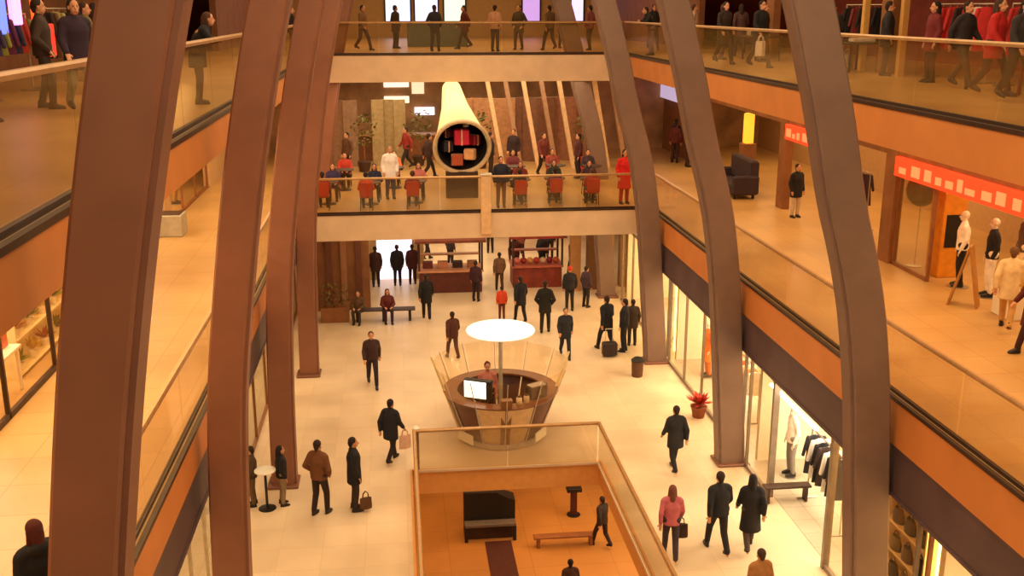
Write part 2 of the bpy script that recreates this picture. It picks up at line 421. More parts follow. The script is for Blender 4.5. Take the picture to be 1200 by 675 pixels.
def torso_top(kind, style):
    key = ('top', kind, style)
    if key in _P: return _P[key]
    J = joints(kind); m = MB(); up = (J['neck']-J['pel']).normalized()
    p, c, n = J['pel'], J['chest'], J['neck']
    bulk = .02 if style != 'sweater' else .004
    def ring(q, rx, ry): return (q.x, q.y, q.z, rx+bulk, ry+bulk)
    if style == 'long' and kind != 'sit':
        m.loft([(0,0,.50,.235,.2),(0,0,.7,.215,.18), ring(p,.185,.14), ring(p.lerp(c,.5),.165,.125), ring(c,.19,.135), ring(c.lerp(n,.45),.172,.115), ring(c.lerp(n,.75),.125,.09), ring(n+up*.0,.075,.07)], 20)
    elif style == 'half' and kind != 'sit':
        m.loft([(0,0,.68,.215,.165), ring(p,.19,.14), ring(p.lerp(c,.5),.17,.13), ring(c,.19,.14), ring(c.lerp(n,.45),.172,.118), ring(c.lerp(n,.75),.125,.09), ring(n+up*.0,.075,.07)], 20)
    else:
        z = p-up*.09
        m.loft([ring(z,.185,.135), ring(p,.18,.135), ring(p.lerp(c,.5),.17,.13), ring(c,.19,.14), ring(c.lerp(n,.45),.172,.118), ring(c.lerp(n,.75),.125,.09), ring(n+up*.0,.075,.07)], 20)
    m.cap(n-up*.03, n+up*.025, .074+bulk*.3, .066+bulk*.3)
    m.cap(J['shL']-Vector((.035,0,.012)), J['shR']+Vector((.035,0,-.012)), .079+bulk*.4)
    for S in 'LR': m.cap(J['sh'+S]*.82+n*.18, n, .07+bulk*.3, .06)
    for S in 'LR':
        m.cap(J['sh'+S]-up*.015, J['el'+S], .066+bulk*.4, .054+bulk*.5); m.cap(J['el'+S], J['el'+S].lerp(J['wr'+S], .95), .056+bulk*.6, .043+bulk*.5)
    if style == 'hooded': m.ell(n+Vector((0,.09,-.01)), (.13,.075,.085))
    me = remeshed(m, .018, style+'_top', 3); me.materials.append(BLACK); _P[key] = me; return me

def trousers(kind, skirt=False):
    key = ('legs', kind, skirt)
    if key in _P: return _P[key]
    J = joints(kind); m = MB()
    m.cap(J['hiL']+Vector((.01,0,.06)), J['hiR']+Vector((-.01,0,.06)), .115)
    for S in 'LR':
        m.cap(J['hi'+S], J['kn'+S], .1, .073); m.cap(J['kn'+S], J['an'+S]+Vector((0,.0,.02)), .073, .06)
    me = remeshed(m, .018, 'trousers', 3); me.materials.append(BLACK); _P[key] = me; return me

def shoe(kind, S):
    key = ('shoe', kind, S)
    if key in _P: return _P[key]
    J = joints(kind); a = J['an'+S]; m = MB(); zb = a.z-.09
    pitch = .35 if a.z > .14 else 0
    m.loft([(0,-.055,.0,.048,.135),(0,-.055,.018,.052,.14),(0,-.05,.05,.046,.125),(0,-.0,.085,.045,.075),(0,.02,.12,.042,.05)], 16)
    m.xf(Matrix.Translation((a.x, a.y, zb)) @ Matrix.Translation((0,-.16,0)) @ Matrix.Rotation(pitch, 4, 'X') @ Matrix.Translation((0,.16,0)) if pitch else Matrix.Translation((a.x, a.y, zb)))
    me = m.mesh('shoe', SHOE, True); _P[key] = me; return me

def hair_mesh(kind, style):
    key = ('hair', kind, style)
    if key in _P: return _P[key]
    h = joints(kind)['head']; m = MB()
    m.ell(h+Vector((0,.032,.048)), (.089,.098,.098))
    if style == 'long':
        m.cap(h+Vector((0,.07,.02)), h+Vector((0,.1,-.17)), .075, .06)
        for s in (-1, 1): m.cap(h+Vector((.06*s,.04,.03)), h+Vector((.075*s,.03,-.13)), .035, .03)
    elif style == 'bun': m.ell(h+Vector((0,.13,.08)), (.045,.045,.045))
    elif style == 'cap':
        m = MB(); m.ell(h+Vector((0,.015,.065)), (.098,.112,.085)); m.cap(h+Vector((-.0,-.02,.05)), h+Vector((0,.02,.05)), .098, .098)
        m.ell(h+Vector((0,.0,.16)), (.03,.03,.03))
    else: m.cap(h+Vector((0,.075,0)), h+Vector((0,.07,-.05)), .062, .05)
    me = remeshed(m, .014, 'hair', 2); me.materials.append(BLACK); _P[key] = me; return me

_cl = {}
def cloth(hexa):
    if hexa not in _cl: _cl[hexa] = mat('cloth_'+hexa, hexa, .85, 0, .1, 10., .06)
    return _cl[hexa]

def person(label, x, y, z, rz, h=1.75, kind='walk', style='jacket', top='1d1b22', legs='1b1a20', hair='2a1a10', hs='short', mirror=False, skin=SKIN, group=None, cat='person', nm='person'):
    o = put(nm, body_mesh(kind), None, (x, y, z), rz, skin)
    tag(o, label, cat, group)
    s = h/1.75; o.scale = (-s if mirror else s, s, s)
    names = {'jacket': 'jacket', 'long': 'long_coat', 'half': 'coat', 'sweater': 'sweater', 'hooded': 'hooded_jacket'}
    put('trousers', trousers(kind), o, m=cloth(legs))
    put(names[style], torso_top(kind, style), o, m=cloth(top))
    for S in 'LR': put('shoe', shoe(kind, S), o)
    if hs: put('knit_hat' if hs == 'cap' else 'hair', hair_mesh(kind, hs), o, m=cloth(hair))
    return o

def hand_at(o, kind, S, dz=-.1):
    """world point of a hand"""
    J = joints(kind); w = J['wr'+S]; d = (w-J['el'+S]).normalized()
    bpy.context.view_layer.update()
    return o.matrix_world @ (w+d*.1)

def bag(label, p, rz, hexa, w=.32, h=.34, d=.12, paper=False, group=None):
    """bag hanging by its handles from the point p"""
    t = thing('shopping_bag' if paper else 'handbag', label, 'bag', (p[0], p[1], p[2]-h-.16), rz, group)
    m = cloth(hexa)
    bb = obj('bag_body', MB().loft([(0,0,0,w*.5,d*.55),(0,0,.03,w*.52,d*.6),(0,0,h*.6,w*.5,d*.5),(0,0,h,w*.48,d*.35)], 4 if paper else 16), m, t, smooth=not paper)
    for s in (-1, 1):
        mb = MB(); pts = [(-w*.25,s*d*.2,h-.02),(-w*.2,s*d*.15,h+.1),(0,s*.01,h+.165),(w*.2,s*d*.15,h+.1),(w*.25,s*d*.2,h-.02)]
        for a, b in zip(pts, pts[1:]): mb.tube(a, b, .009, n=6)
        obj('handle', mb, m, bb)
    return t

DK = '17161c'
# --- walkers on the ground floor, near to far
man = person('man in black jacket walking away beside a woman in long black coat', 6.41, 18.63, 0, PI+.05, 1.83, 'walk', 'jacket', '1a1920', '201c20')
person('woman in long black coat walking away at the right of a man', 7.11, 18.66, 0, PI-.12, 1.72, 'walk', 'long', '19161c', '4a3a34', '1a1214', 'long', True)
person('person in tan brown jacket at the bottom edge, seen from above, near the right shops', 6.32, 15.95, 0, PI+.2, 1.6, 'stand', 'jacket', '9c6a3a', '3a2a20', '3a2418')
person('man in dark flared coat walking alone toward the right shops', 6.55, 22.53, 0, PI+.15, 1.72, 'walk', 'half', '1c1a1e', '1a181c', mirror=True)
pk = person('person in pink and white top carrying a dark bag beside the opening', 5.37, 18.5, 0, PI-.2, 1.65, 'walk', 'sweater', 'b8606a', '3a2c34', '6a3a2a', 'long')
bag('dark brown bag held by the person in pink top', hand_at(pk, 'walk', 'R'), PI-.2, '3a2420', .3, .3)
person('man in brown leather jacket standing on the left floor, back half turned', -1.94, 21.31, 0, PI-.5, 1.78, 'pocket', 'jacket', '6a4022', '2c1a18', '2a1810')
p2 = person('person in black padded jacket standing behind the man in brown jacket', -1.17, 21.42, 0, PI/2+.2, 1.76, 'stand', 'half', '15141a', '30201a', '1c1414', 'short')
bag('small brown bag standing on the floor at the heels of the black padded jacket', (-.93, 21.3, .5), .3, '5a3a22', .28, .26)
p3 = person('person in dark navy coat walking on the left with a pale shopping bag', -.36, 23.85, 0, PI-.6, 1.68, 'walk', 'half', '1b1a26', '221a1c', '20140f')
bag('pale pink paper bag carried by the person in dark navy coat', hand_at(p3, 'walk', 'R'), .4, 'e0b8a0', .32, .36, .12, True)
person('man in dark brown coat walking toward the viewer on the left floor', -.93, 29.37, 0, .1, 1.72, 'walk', 'jacket', '3a2424', '2a1a1c', '54301c')
# --- around the kiosk and in the far crowd
person('person in dark red brown jacket standing at the left of the white kiosk roof', 1.62, 31.52, 0, PI+.3, 1.6, 'walk', 'jacket', '4c241a', '5a3828', '2c1810')
person('tall person in long black coat alone in the far aisle left of the kiosk', .91, 35.98, 0, PI, 1.72, 'walk', 'half', '121116', '15131a')
person('child in bright red jacket just behind the white kiosk roof', 3.65, 35.78, 0, PI, 1.25, 'stand', 'jacket', 'd84a28', '6a2a20', '2a1a14', 'short')
person('man in black coat behind the kiosk, right of the child in red', 4.28, 35.28, 0, PI+.2, 1.72, 'walk', 'half', '1a1a24', '1a181c')
person('broad person in dark coat in far crowd, second adult right of child in red', 5.0, 34.07, 0, PI-.2, 1.85, 'pocket', 'half', '1c1c18', '2a1e1a')
person('person in grey scarfed dark coat striding toward the viewer right of the kiosk', 5.27, 31.37, 0, 0, 1.66, 'walk', 'half', '20202a', '1a1a22', '5a4a40')
person('person wearing a red knit hat in the far crowd', 6.3, 36.6, 0, PI, 1.7, 'stand', 'jacket', '242028', '241c20', 'c8402c', 'cap')
person('person in purple grey jacket right of the red hat in far crowd', 7.0, 37.0, 0, 2.2, 1.6, 'stand', 'jacket', '4a3440', '2a2024', '3a2418')
p7 = person('tall man in black jacket walking away by right columns with dark trolley bag', 6.73, 31.81, 0, PI+.4, 1.88, 'walk', 'half', '16151c', '1c1a22')
person('man in dark navy jacket by the fourth right column, facing the trolley bag', 7.3, 31.7, 0, -PI/2-.5, 1.8, 'stand', 'jacket', '1a1c2c', '20202a')
person('person in dark brown coat half hidden beside the fourth right column', 7.72, 32.3, 0, PI, 1.6, 'stand', 'half', '3a2820', '2a1c18')
person('small figure with dark hair far back in the central aisle', 3.95, 39.6, 0, PI, 1.6, 'walk', 'jacket', '6a4a34', '4a2e20', '1c1210')
person('figure in dark purple jacket by the right end of the brown stall', 2.9, 38.3, 0, PI-.5, 1.6, 'stand', 'jacket', '3c1c26', '2c1a20')
person('black silhouetted person standing in the bright white far doorway', -.12, 41.0, 0, PI, 1.7, 'stand', 'half', '121014', '161216')
person('dark figure left of the bright white far doorway', -1.0, 40.9, 0, PI, 1.68, 'stand', 'half', '3a1c18', '2a1614')
person('person in dark red coat right of the bright white far doorway', .5, 41.2, 0, PI, 1.66, 'stand', 'half', '4a1a1a', '2e1614')
person('person in dark red jacket seated on the long far bench', -.5, 36.02, .0, .1, 1.6, 'sit', 'jacket', '5c2020', '3a1c1c', '3a1a14', 'long')
person('seated person in brown at the left end of the far bench', -1.55, 36.02, .0, -.2, 1.55, 'sit', 'jacket', '5a4028', '3a281c', '4a3020')
# crowd further back
far_tops = ['5a2420','241c20','7a3a2a','3a2c2c','8a4a34','2c2428','6a2028','46302a','7a5a40','2a2030']
for i, (x, y) in enumerate([(4.9,42.3),(6.1,42.6),(7.3,41.6),(2.2,43.8),(5.4,44.6),(6.8,45.0),(1.2,45.3),(4.2,46.4)]):
    colname = ['brick red','near black','rust','dark brown','terracotta','charcoal','crimson','brown'][i]
    person('small far shopper in %s jacket, %s of the back ground-floor crowd' % (colname, ['front left','front middle','front right','by the aisle','centre','right rear','far left','rear']
           [i]), x, y, 0, PI+random.uniform(-1,1), 1.68, ('walk','stand')[i % 2], 'jacket', far_tops[i], '2a1e1c', '2a1a12', group='shoppers at the back of the ground floor')
# --- by the left shops
person('person in black jacket and grey trousers at the white bistro table by left shopfront', -2.83, 21.85, 0, PI/2+.3, 1.45, 'stand', 'jacket', '131116', '8a7458', '1a1214', 'long')
person('person in brown jacket on the shop side of the white bistro table', -3.5, 21.9, 0, -PI/2, 1.45, 'stand', 'jacket', '4a3420', '6a5236', '2c1c12')
t = thing('bistro_table', 'small round white-topped bistro table between two people at left shopfront', 'table', (-3.17,21.7,0))
obj('tabletop', MB().lathe([(.2,.92),(.24,.93),(.24,.955),(.22,.965)], 24), WHITE, t)
obj('stem', MB().tube((0,0,.03),(0,0,.93),.03,n=12), BLACK, t); obj('base', MB().lathe([(.2,0),(.2,.015),(.04,.04)], 24), BLACK, t)
# --- lower level
person('man in dark jacket with a bag on the lower floor by its right side', 5.8, 27.32, -4.7, PI+.6, 1.66, 'walk', 'jacket', '32241c', '2a1a12', '2c1810')
person('dark-haired person at the bottom edge on the lower floor', 4.26, 23.95, -4.7, PI, 1.6, 'walk', 'jacket', '4a2a18', '2a1a12', '1c100c')
# --- left middle gallery, bottom left corner
person('person with red brown hair in black jacket, bottom left, behind the nearest left column', -3.56, 9.3, Z1, -2.3, 1.58, 'stand', 'hooded', '0e0c12', '141218', '4a1612', 'long')
# --- top galleries
person('person in black jacket leaning on the left top handrail between first and second columns', -3.36, 18.5, Z2, PI/2+.2, 1.6, 'lean', 'half', '131118', '3a241c', '4a2a1c', 'long')
person('person in dark jacket far along the left top gallery between second and third columns', -3.4, 36.2, Z2, PI/2, 1.65, 'stand', 'jacket', '1c1210', '2a1a14')

# ------------------------------------------------------------------ round kiosk with white roof
KX, KY = 2.55, 25.35
t = thing('round_kiosk', 'round flared bar kiosk with brown panels, glass sides and white disc roof', 'kiosk', (KX, KY, 0))
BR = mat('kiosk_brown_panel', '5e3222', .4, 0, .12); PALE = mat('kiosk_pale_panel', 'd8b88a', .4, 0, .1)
def funnel(a0, a1, r0, z0, r1, z1, th, n=6):
    vs = []; 
    for i in range(n+1):
        a = a0+(a1-a0)*i/n
        for r, z in ((r0,z0),(r1,z1),(r1+th,z1),(r0+th,z0)): vs.append((r*math.cos(a), r*math.sin(a), z))
    fs = [(0,1,2,3), tuple(4*n+k for k in (3,2,1,0))]
    for i in range(n):
        for k in range(4):
            fs.append((4*i+k, 4*i+(k+1)%4, 4*i+4+(k+1)%4, 4*i+4+k))
    return MB().add(vs, fs)
obj('plinth', MB().lathe([(1.05,0),(1.12,.02),(1.12,.14),(1.0,.16)], 40), mat('kiosk_plinth','b8a698',.4), t)
NP = 12
for i in range(NP):
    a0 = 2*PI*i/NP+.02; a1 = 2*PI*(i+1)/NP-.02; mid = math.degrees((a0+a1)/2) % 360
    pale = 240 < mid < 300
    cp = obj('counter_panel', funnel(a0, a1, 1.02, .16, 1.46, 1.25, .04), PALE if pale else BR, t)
    obj('glass_panel', funnel(a0, a1, 1.47, 1.3, 1.75, 2.05, .012), glass('kiosk_glass', '9a7a58', .03), cp)
mb = MB()
for k in range(48):
    pass
mb.loft([(0,0,1.25,1.5,1.5),(0,0,1.3,1.53,1.53),(0,0,1.3,1.15,1.15),(0,0,1.25,1.15,1.15),(0,0,1.25,1.5,1.5)], 48, False)
obj('counter_top', mb, mat('kiosk_counter','7a4c30',.3), t)
for i in range(NP):
    a = 2*PI*i/NP; wide = i in (0, 6)
    c, s = math.cos(a), math.sin(a)
    obj('edge_post', MB().tube((1.08*c,1.08*s,.1),(1.82*c,1.82*s,2.25 if wide else 2.06),.04 if wide else .016,.03 if wide else .012), mat('edge_post_pale','ecd8a0',.4) if wide else STEEL, t)
obj('front_rib', MB().add([(-.12,-1.02,0),(.12,-1.02,0),(.14,-1.6,1.55),(-.14,-1.6,1.55),(-.12,-.9,0),(.12,-.9,0),(.14,-1.4,1.55),(-.14,-1.4,1.55)],
    [(0,1,2,3),(7,6,5,4),(0,4,5,1),(1,5,6,2),(2,6,7,3),(3,7,4,0)]), mat('kiosk_rib','8a6038',.4), t)
po = obj('pole', MB().tube((0,0,.1),(0,0,2.86),.055,n=16), STEEL, t)
obj('roof_disc', MB().lathe([(.05,2.8),(.76,2.84),(.88,2.88),(.9,2.91),(.88,2.94),(.05,2.98)], 48), emit('roof_white_lit','fff4e0',.75), po)  # no lamp: emission stands in for light falling on the white disc
for k, a in enumerate((215, 325)):
    a = math.radians(a); obj('menu_plate', MB().bbox(-.3,.3,-.02,.02,0,.26).xf(Matrix.Translation((1.2*math.cos(a),1.2*math.sin(a),.1)) @ Matrix.Rotation(a+PI/2,4,'Z')), WHITE, t)
t = thing('display_screen', 'bright white display screen with black side on the round kiosk counter', 'screen', (KX-.72, KY-.85, 1.3), -.45)
ca = obj('casing', MB().bbox(-.33,.4,-.02,.16,.06,.56), BLACK, t); obj('screen_face', MB().box(-.31,.28,-.035,-.02,.09,.53), emit('screen_white','fffbe8',1.3), ca)
obj('stand', MB().box(-.1,.1,.02,.12,0,.07), BLACK, t)
person('server in pinkish top standing inside the round kiosk below the white roof', KX-.32, KY+.35, .16, 0, 1.75, 'stand', 'sweater', 'c07868', '3a1c18', '4a1c16', 'bun')
# coffee machine and jars on the kiosk counter
t = thing('coffee_machine', 'dark coffee machine on the right side of the kiosk counter', 'machine', (KX+.85, KY-.75, 1.3), .5)
obj('body', MB().bbox(-.25,.25,-.14,.14,0,.32), mat('machine_dark','4a3a30',.3,.3), t); obj('top_tray', MB().bbox(-.23,.23,-.12,.12,.32,.36), CHROME, t)
obj('spout', MB().tube((0,-.16,.2),(0,-.16,.12),.02), CHROME, t)
for i, (dx, dy, cname, hx) in enumerate(((.35,-1.2,'cream','e8d8b8'),(1.15,-.35,'brown','8a5a3a'),(.55,-1.1,'pale','d8c0a0'))):
    j = thing('storage_jar', '%s jar on the kiosk counter, right of the centre rib' % cname, 'jar', (KX+dx, KY+dy, 1.3))
    jb = obj('body', MB().lathe([(.06,0),(.075,.02),(.075,.16),(.05,.2)], 16), mat('jar_'+cname, hx, .4), j, smooth=True); obj('lid', MB().lathe([(.055,.2),(.055,.225),(.02,.235)], 16), DKBROWN, jb)

# ------------------------------------------------------------------ small ground items
t = thing('trolley_bag', 'dark trolley bag on the floor beside the tall man by right columns', 'bag', (6.72, 31.2, 0))
obj('case', MB().bbox(-.24,.24,-.15,.15,.06,.5,.03), mat('case_dark','2a1a18',.6), t)
for x in (-.18,.18): obj('wheel', MB().tube((x-.02,.1,.035),(x+.02,.1,.035),.035,n=12), BLACK, t)
obj('pull_handle', MB().tube((-.12,.1,.5),(-.12,.12,.92),.012).tube((.12,.1,.5),(.12,.12,.92),.012).tube((-.13,.12,.92),(.13,.12,.92),.016), STEEL, t)
t = thing('litter_bin', 'small brown litter bin standing in front of the fourth right column', 'bin', (7.2, 29.3, 0))
obj('body', MB().lathe([(.15,0),(.17,.02),(.19,.5),(.17,.52)], 20), mat('bin_brown','5a3620',.5), t, smooth=True); obj('lid', MB().lathe([(.2,.5),(.2,.54),(.1,.62)], 20), BLACK, t, smooth=True)
t = thing('potted_poinsettia', 'red-leaved potted plant on the floor left of the third right column', 'plant', (8.15, 25.9, 0))
obj('pot', MB().lathe([(.16,0),(.22,.3),(.24,.32),(.2,.33)], 20), mat('pot_clay','8a4a2a',.7), t, smooth=True)
mb = MB()
for i in range(46):
    a = random.uniform(0, 2*PI); e = random.uniform(.1, 1.3); r = random.uniform(.22, .36)
    d = Vector((math.cos(a)*math.cos(e), math.sin(a)*math.cos(e), math.sin(e)*.9)); b = Vector((0,0,.38)); tip = b+d*r*1.35
    s = d.cross(Vector((0,0,1))).normalized()*.07; midp = b+d*r*.8
    mb.add([b, midp+s, tip, midp-s], [(0,1,2,3)])
obj('foliage', mb, mat('red_leaves','b83420',.6,0,.3), t)
# far bench and planter
t = thing('long_bench', 'long dark bench with slatted seat on the far floor under the left bridge end', 'bench', (-.65, 36.1, 0))
mb = MB()
for k in range(4): mb.bbox(-1.15,1.15,-.2+k*.11,-.11+k*.11,.4,.45)
obj('seat', mb, DKBROWN, t)
for x in (-.95,0,.95): obj('leg', MB().bbox(x-.05,x+.05,-.17,.2,0,.4), BLACK, t)
t = thing('planter_box', 'long brown planter with olive shrubs left of the far bench', 'planter', (-2.35, 36.3, 0))
obj('box', MB().bbox(-.55,.45,-.3,.3,0,.55), WOOD, t)
mb = MB()
for i in range(120):
    p = Vector((random.uniform(-.5,.4), random.uniform(-.26,.26), random.uniform(.55,1.3))); d = Vector((random.uniform(-1,1),random.uniform(-1,1),random.uniform(.1,1))).normalized()*.16; s = d.cross(Vector((.3,.2,1))).normalized()*.045
    mb.add([p, p+d*.5+s, p+d, p+d*.5-s], [(0,1,2,3)])
obj('foliage', mb, mat('olive_leaves','6a5a28',.7,0,.3), t)
# market stalls at the back
def stall(label, x, y, w, d, body, canopy, stripes, rz=0):
    t = thing('market_stall', label, 'stall', (x, y, 0), rz)
    obj('counter', MB().bbox(-w/2,w/2,-d/2,d/2,0,.85,.02), body, t)
    obj('counter_top', MB().bbox(-w/2-.06,w/2+.06,-d/2-.08,d/2+.06,.85,.92), stripes, t)
    for sx in (-1, 1):
        for sy in (-1, 1): obj('post', MB().bbox(sx*w/2-.04,sx*w/2+.04,sy*d/2-.04,sy*d/2+.04,.92,2.15), DKBROWN, t)
    obj('canopy', MB().prism([(-d/2-.3,2.1),(d/2+.3,2.1),(d/2+.3,2.2),(0,2.6),(-d/2-.3,2.2)], 'x', -w/2-.15, w/2+.15), canopy, t)
    obj('shelf', MB().box(-w/2+.05,w/2-.05,d/2-.35,d/2-.05,1.35,1.4), stripes, t)
    return t
stall('brown market stall with dark counter in the far middle aisle', 2.0, 40.2, 2.5, 1.2, mat('stall_red_brown','5a2418',.6,0,.2), mat('stall_canopy_brown','7a3c22',.7,0,.2,3), mat('stall_pinkish','c88a64',.6))
stall('red market stall heaped with red goods at the far right of the aisle', 5.55, 40.6, 2.0, 1.2, mat('stall_red','7a2a1c',.6,0,.3,3), mat('stall_canopy_red','8a2c20',.7,0,.3,3), mat('stall_rose','b05a44',.6))
goods = [('e07868','pink'),('a02a20','dark red'),('d8a050','yellow'),('c04030','red'),('e8c0a0','cream'),('8a2030','crimson'),('d06030','orange')]
for i, (hx, cn) in enumerate(goods):
    b = obj('gift_ball', MB().ell((0,0,.13), (.13,.13,.13)), mat('ball_'+cn.replace(' ','_'), hx, .4), None, (4.75+i*.27, 40.45, .92), smooth=True)
    tag(b, '%s ball on the counter of the red market stall' % cn, 'ball', 'balls on the red stall counter')
for i, (hx, cn) in enumerate((('6a2a20','dark red'),('c08060','pink'),('3a2018','dark brown'),('a06a40','tan'))):
    b = obj('gift_box', MB().bbox(-.2,.2,-.15,.15,0,.26,.015), mat('box_'+cn.replace(' ','_'), hx, .6), None, (1.1+i*.6, 40.15, .92))
    tag(b, '%s box on the counter of the brown market stall' % cn, 'box', 'boxes on the brown stall counter')
# far ground shopfronts
struct('wall_far_left', MB().box(-3.6,-1.0,42,42.25,0,4.0).box(.55,1.0,42,42.25,0,4.0).box(-1.0,.55,42,42.25,2.6,4.0), WALLTAN)
d = struct('door_1', MB().box(-.98,.53,42.06,42.1,0,2.6), emit('white_lit_door','f4ecff',1.1)); obj('door_frame', MB().box(-1.02,-.96,41.97,42.05,0,2.64).box(.51,.57,41.97,42.05,0,2.64).box(-1.02,.57,41.97,42.05,2.58,2.64), STEEL, d)
struct('wall_far_left_side', MB().box(-3.6,-1.15,37.6,37.8,0,3.9), WALLBROWN)
for i, x in enumerate((-3.3,-2.75,-2.2,-1.65)):
    struct('trim_%d' % (20+i), MB().box(x,x+.22,37.5,37.6,0,3.8), mat('fin_%d' % (i % 2), ('9a6a48','6a3c2a')[i % 2], .5))
for i, (x, hx) in enumerate(((7.0,'a87848'),(7.7,'7a5430'),(8.4,'c09058'),(9.1,'8a6238'))):
    struct('trim_%d' % (30+i), MB().box(x-.2,x+.2,39.3+i*.15,39.7+i*.15,0,4.0), mat('pier_'+hx, hx, .6))
w = struct('window_9', MB().box(9.0,11.5,38.9,38.95,0,3.2), emit('yellow_lit_window','ffd890',1.2)); obj('window_frame', MB().box(8.95,9.03,38.82,38.9,0,3.25).box(11.4,11.5,38.82,38.9,0,3.25).box(9,11.5,38.82,38.9,3.15,3.25), DKBROWN, w)
for i, (x0, x1, hx, s) in enumerate(((1.2,2.6,'f0c890',.5),(3.2,4.4,'f8dcb0',.7),(4.8,6.6,'a84a34',.25),(6.9,8.6,'d8a060',.4))):
    w = struct('window_%d' % (10+i), MB().box(x0,x1,49.9,49.98,.3,3.0), emit('back_window_%d' % i, hx, s))
    obj('window_frame', MB().box(x0-.08,x0,49.85,49.99,.2,3.1).box(x1,x1+.08,49.85,49.99,.2,3.1).box(x0,x1,49.85,49.99,3.0,3.1), DKBROWN, w)

# ------------------------------------------------------------------ lower level items
t = thing('upright_cabinet', 'large black upright cabinet with grey ledge on the lower floor', 'cabinet', (2.5, 28.4, -4.7))
obj('carcass', MB().prism([(-.78,0),(.78,0),(.78,1.22),(.55,1.3),(.2,1.5),(-.78,1.52)], 'y', -.12, .4), BLACK, t)
obj('lower_front', MB().bbox(-.7,.7,-.2,-.1,0,.5), DKBROWN, t)
obj('ledge', MB().bbox(-.78,.78,-.42,-.1,.5,.6), mat('grey_ledge','6a6058',.4), t)
for x in (-.74,.74): obj('leg', MB().bbox(x-.05,x+.05,-.4,-.3,0,.5), BLACK, t)
o = obj('runner_carpet', MB().bbox(-.4,.4,-10,0,0,.02,.004), mat('runner_dark_brown','4a2014',.9,0,.15,6), None, (2.72,28.0,-4.7)); tag(o, 'long dark brown carpet runner leading to the black cabinet on lower floor', 'carpet')
t = thing('lectern_stand', 'slim dark T-shaped stand on the lower floor, upper right of the opening', 'stand', (5.3, 29.44, -4.7))
obj('pole', MB().bbox(-.1,.1,-.08,.08,.03,.86), mat('stand_dark','4a1a14',.5), t); obj('head', MB().bbox(-.24,.24,-.18,.18,.86,.98), BLACK, t); obj('foot', MB().lathe([(.22,0),(.22,.02),(.1,.04)], 20), BLACK, t)
t = thing('low_bench', 'low brown bench on the lower floor beside the man with a bag', 'bench', (4.75, 27.55, -4.7))
obj('seat', MB().bbox(-1.0,.9,-.14,.14,.3,.36), WOOD, t)
for x in (-.85,.75): obj('leg', MB().bbox(x-.05,x+.05,-.12,.12,0,.3), WOOD, t)

# ------------------------------------------------------------------ shop helpers
def garment_mesh(kind):
    key = ('garment', kind)
    if key in _P: return _P[key]
    mb = MB()
    L = {'shirt': .72, 'coat': 1.0, 'dress': 1.05}[kind]
    # flat body hanging below z=0, hook at origin; faces +-Y, width along X
    mb.loft([(0,0,-L,.24 if kind != 'dress' else .3,.045),(0,0,-L*.5,.2,.05),(0,0,-.22,.21,.055),(0,0,-.1,.2,.04),(0,0,-.06,.07,.03)], 14)
    for s in (-1, 1): mb.cap((.18*s,0,-.13),(.27*s,.0,-.55),.05,.04,8)
    me = mb.mesh('garment', BLACK, True); _P[key] = me; return me
_hang = MB().tube((0,0,0),(0,0,-.06),.006,n=6).tube((-.2,0,-.13),(0,0,-.06),.01,n=6).tube((.2,0,-.13),(0,0,-.06),.01,n=6).mesh('hanger', CHROME)

def rack(place, x, y, z, rz, L, colors, kind='shirt', h=1.45):
    t = thing('clothes_rack', 'steel clothes rack %s' % place, 'clothes rack', (x, y, z), rz)
    obj('rail', MB().tube((-L/2,0,h),(L/2,0,h),.018,n=10), CHROME, t)
    for s in (-1, 1):
        obj('upright', MB().tube((s*L/2,0,.03),(s*L/2,0,h),.018,n=10), CHROME, t); obj('foot', MB().bbox(s*L/2-.02,s*L/2+.02,-.25,.25,0,.04), CHROME, t)
    n = len(colors); ordn = ['first','second','third','fourth','fifth','sixth','seventh','eighth','ninth','tenth','eleventh','twelfth']
    for i, (hx, cn) in enumerate(colors):
        u = -L/2+.12+(L-.24)*(i+.5)/n; c, s_ = math.cos(rz), math.sin(rz)
        o = put('hanging_garment', garment_mesh(kind), None, (x+u*c, y+u*s_, z+h-.005), rz+PI/2+random.uniform(-.25,.25), cloth(hx))
        tag(o, '%s %s %s on the rack %s' % (ordn[i], cn, kind, place), 'garment', 'garments on the rack '+place)
        put('hanger', _hang, o)
    return t

def mannequin(label, x, y, z, rz, top, legs, h=1.78, style='sweater', kind='stand', plinth=0, hat=None):
    if plinth:
        b = obj('display_plinth', MB().bbox(-.35,.35,-.35,.35,0,plinth,.015), WHITE, None, (x, y, z)); tag(b, 'white plinth under the %s' % label.split(',')[0], 'plinth')
    o = person(label, x, y, z+plinth+.02, rz, h, kind, style, top, legs, hat or 'd8c8b0', 'cap' if hat else None, skin=mat('mannequin_white','e8dcc8',.35), cat='mannequin', nm='mannequin')
    put('base', MB().lathe([(.24,-.02),(.24,-.005),(.2,0)], 24).mesh('base', CHROME, True), o)
    return o

def shelf_unit(label, x, y, z, rz, w, h, n, m, d=.35):
    t = thing('shelf_unit', label, 'shelf', (x, y, z), rz)
    obj('back_panel', MB().box(-w/2,w/2,d/2-.02,d/2,0,h), m, t)
    for s in (-1, 1): obj('side_panel', MB().box(s*w/2-.02,s*w/2+.02,-d/2,d/2,0,h), m, t)
    for k in range(n+1): obj('shelf_board', MB().box(-w/2,w/2,-d/2,d/2,.05+k*(h-.08)/n,.08+k*(h-.08)/n), m, t)
    return t

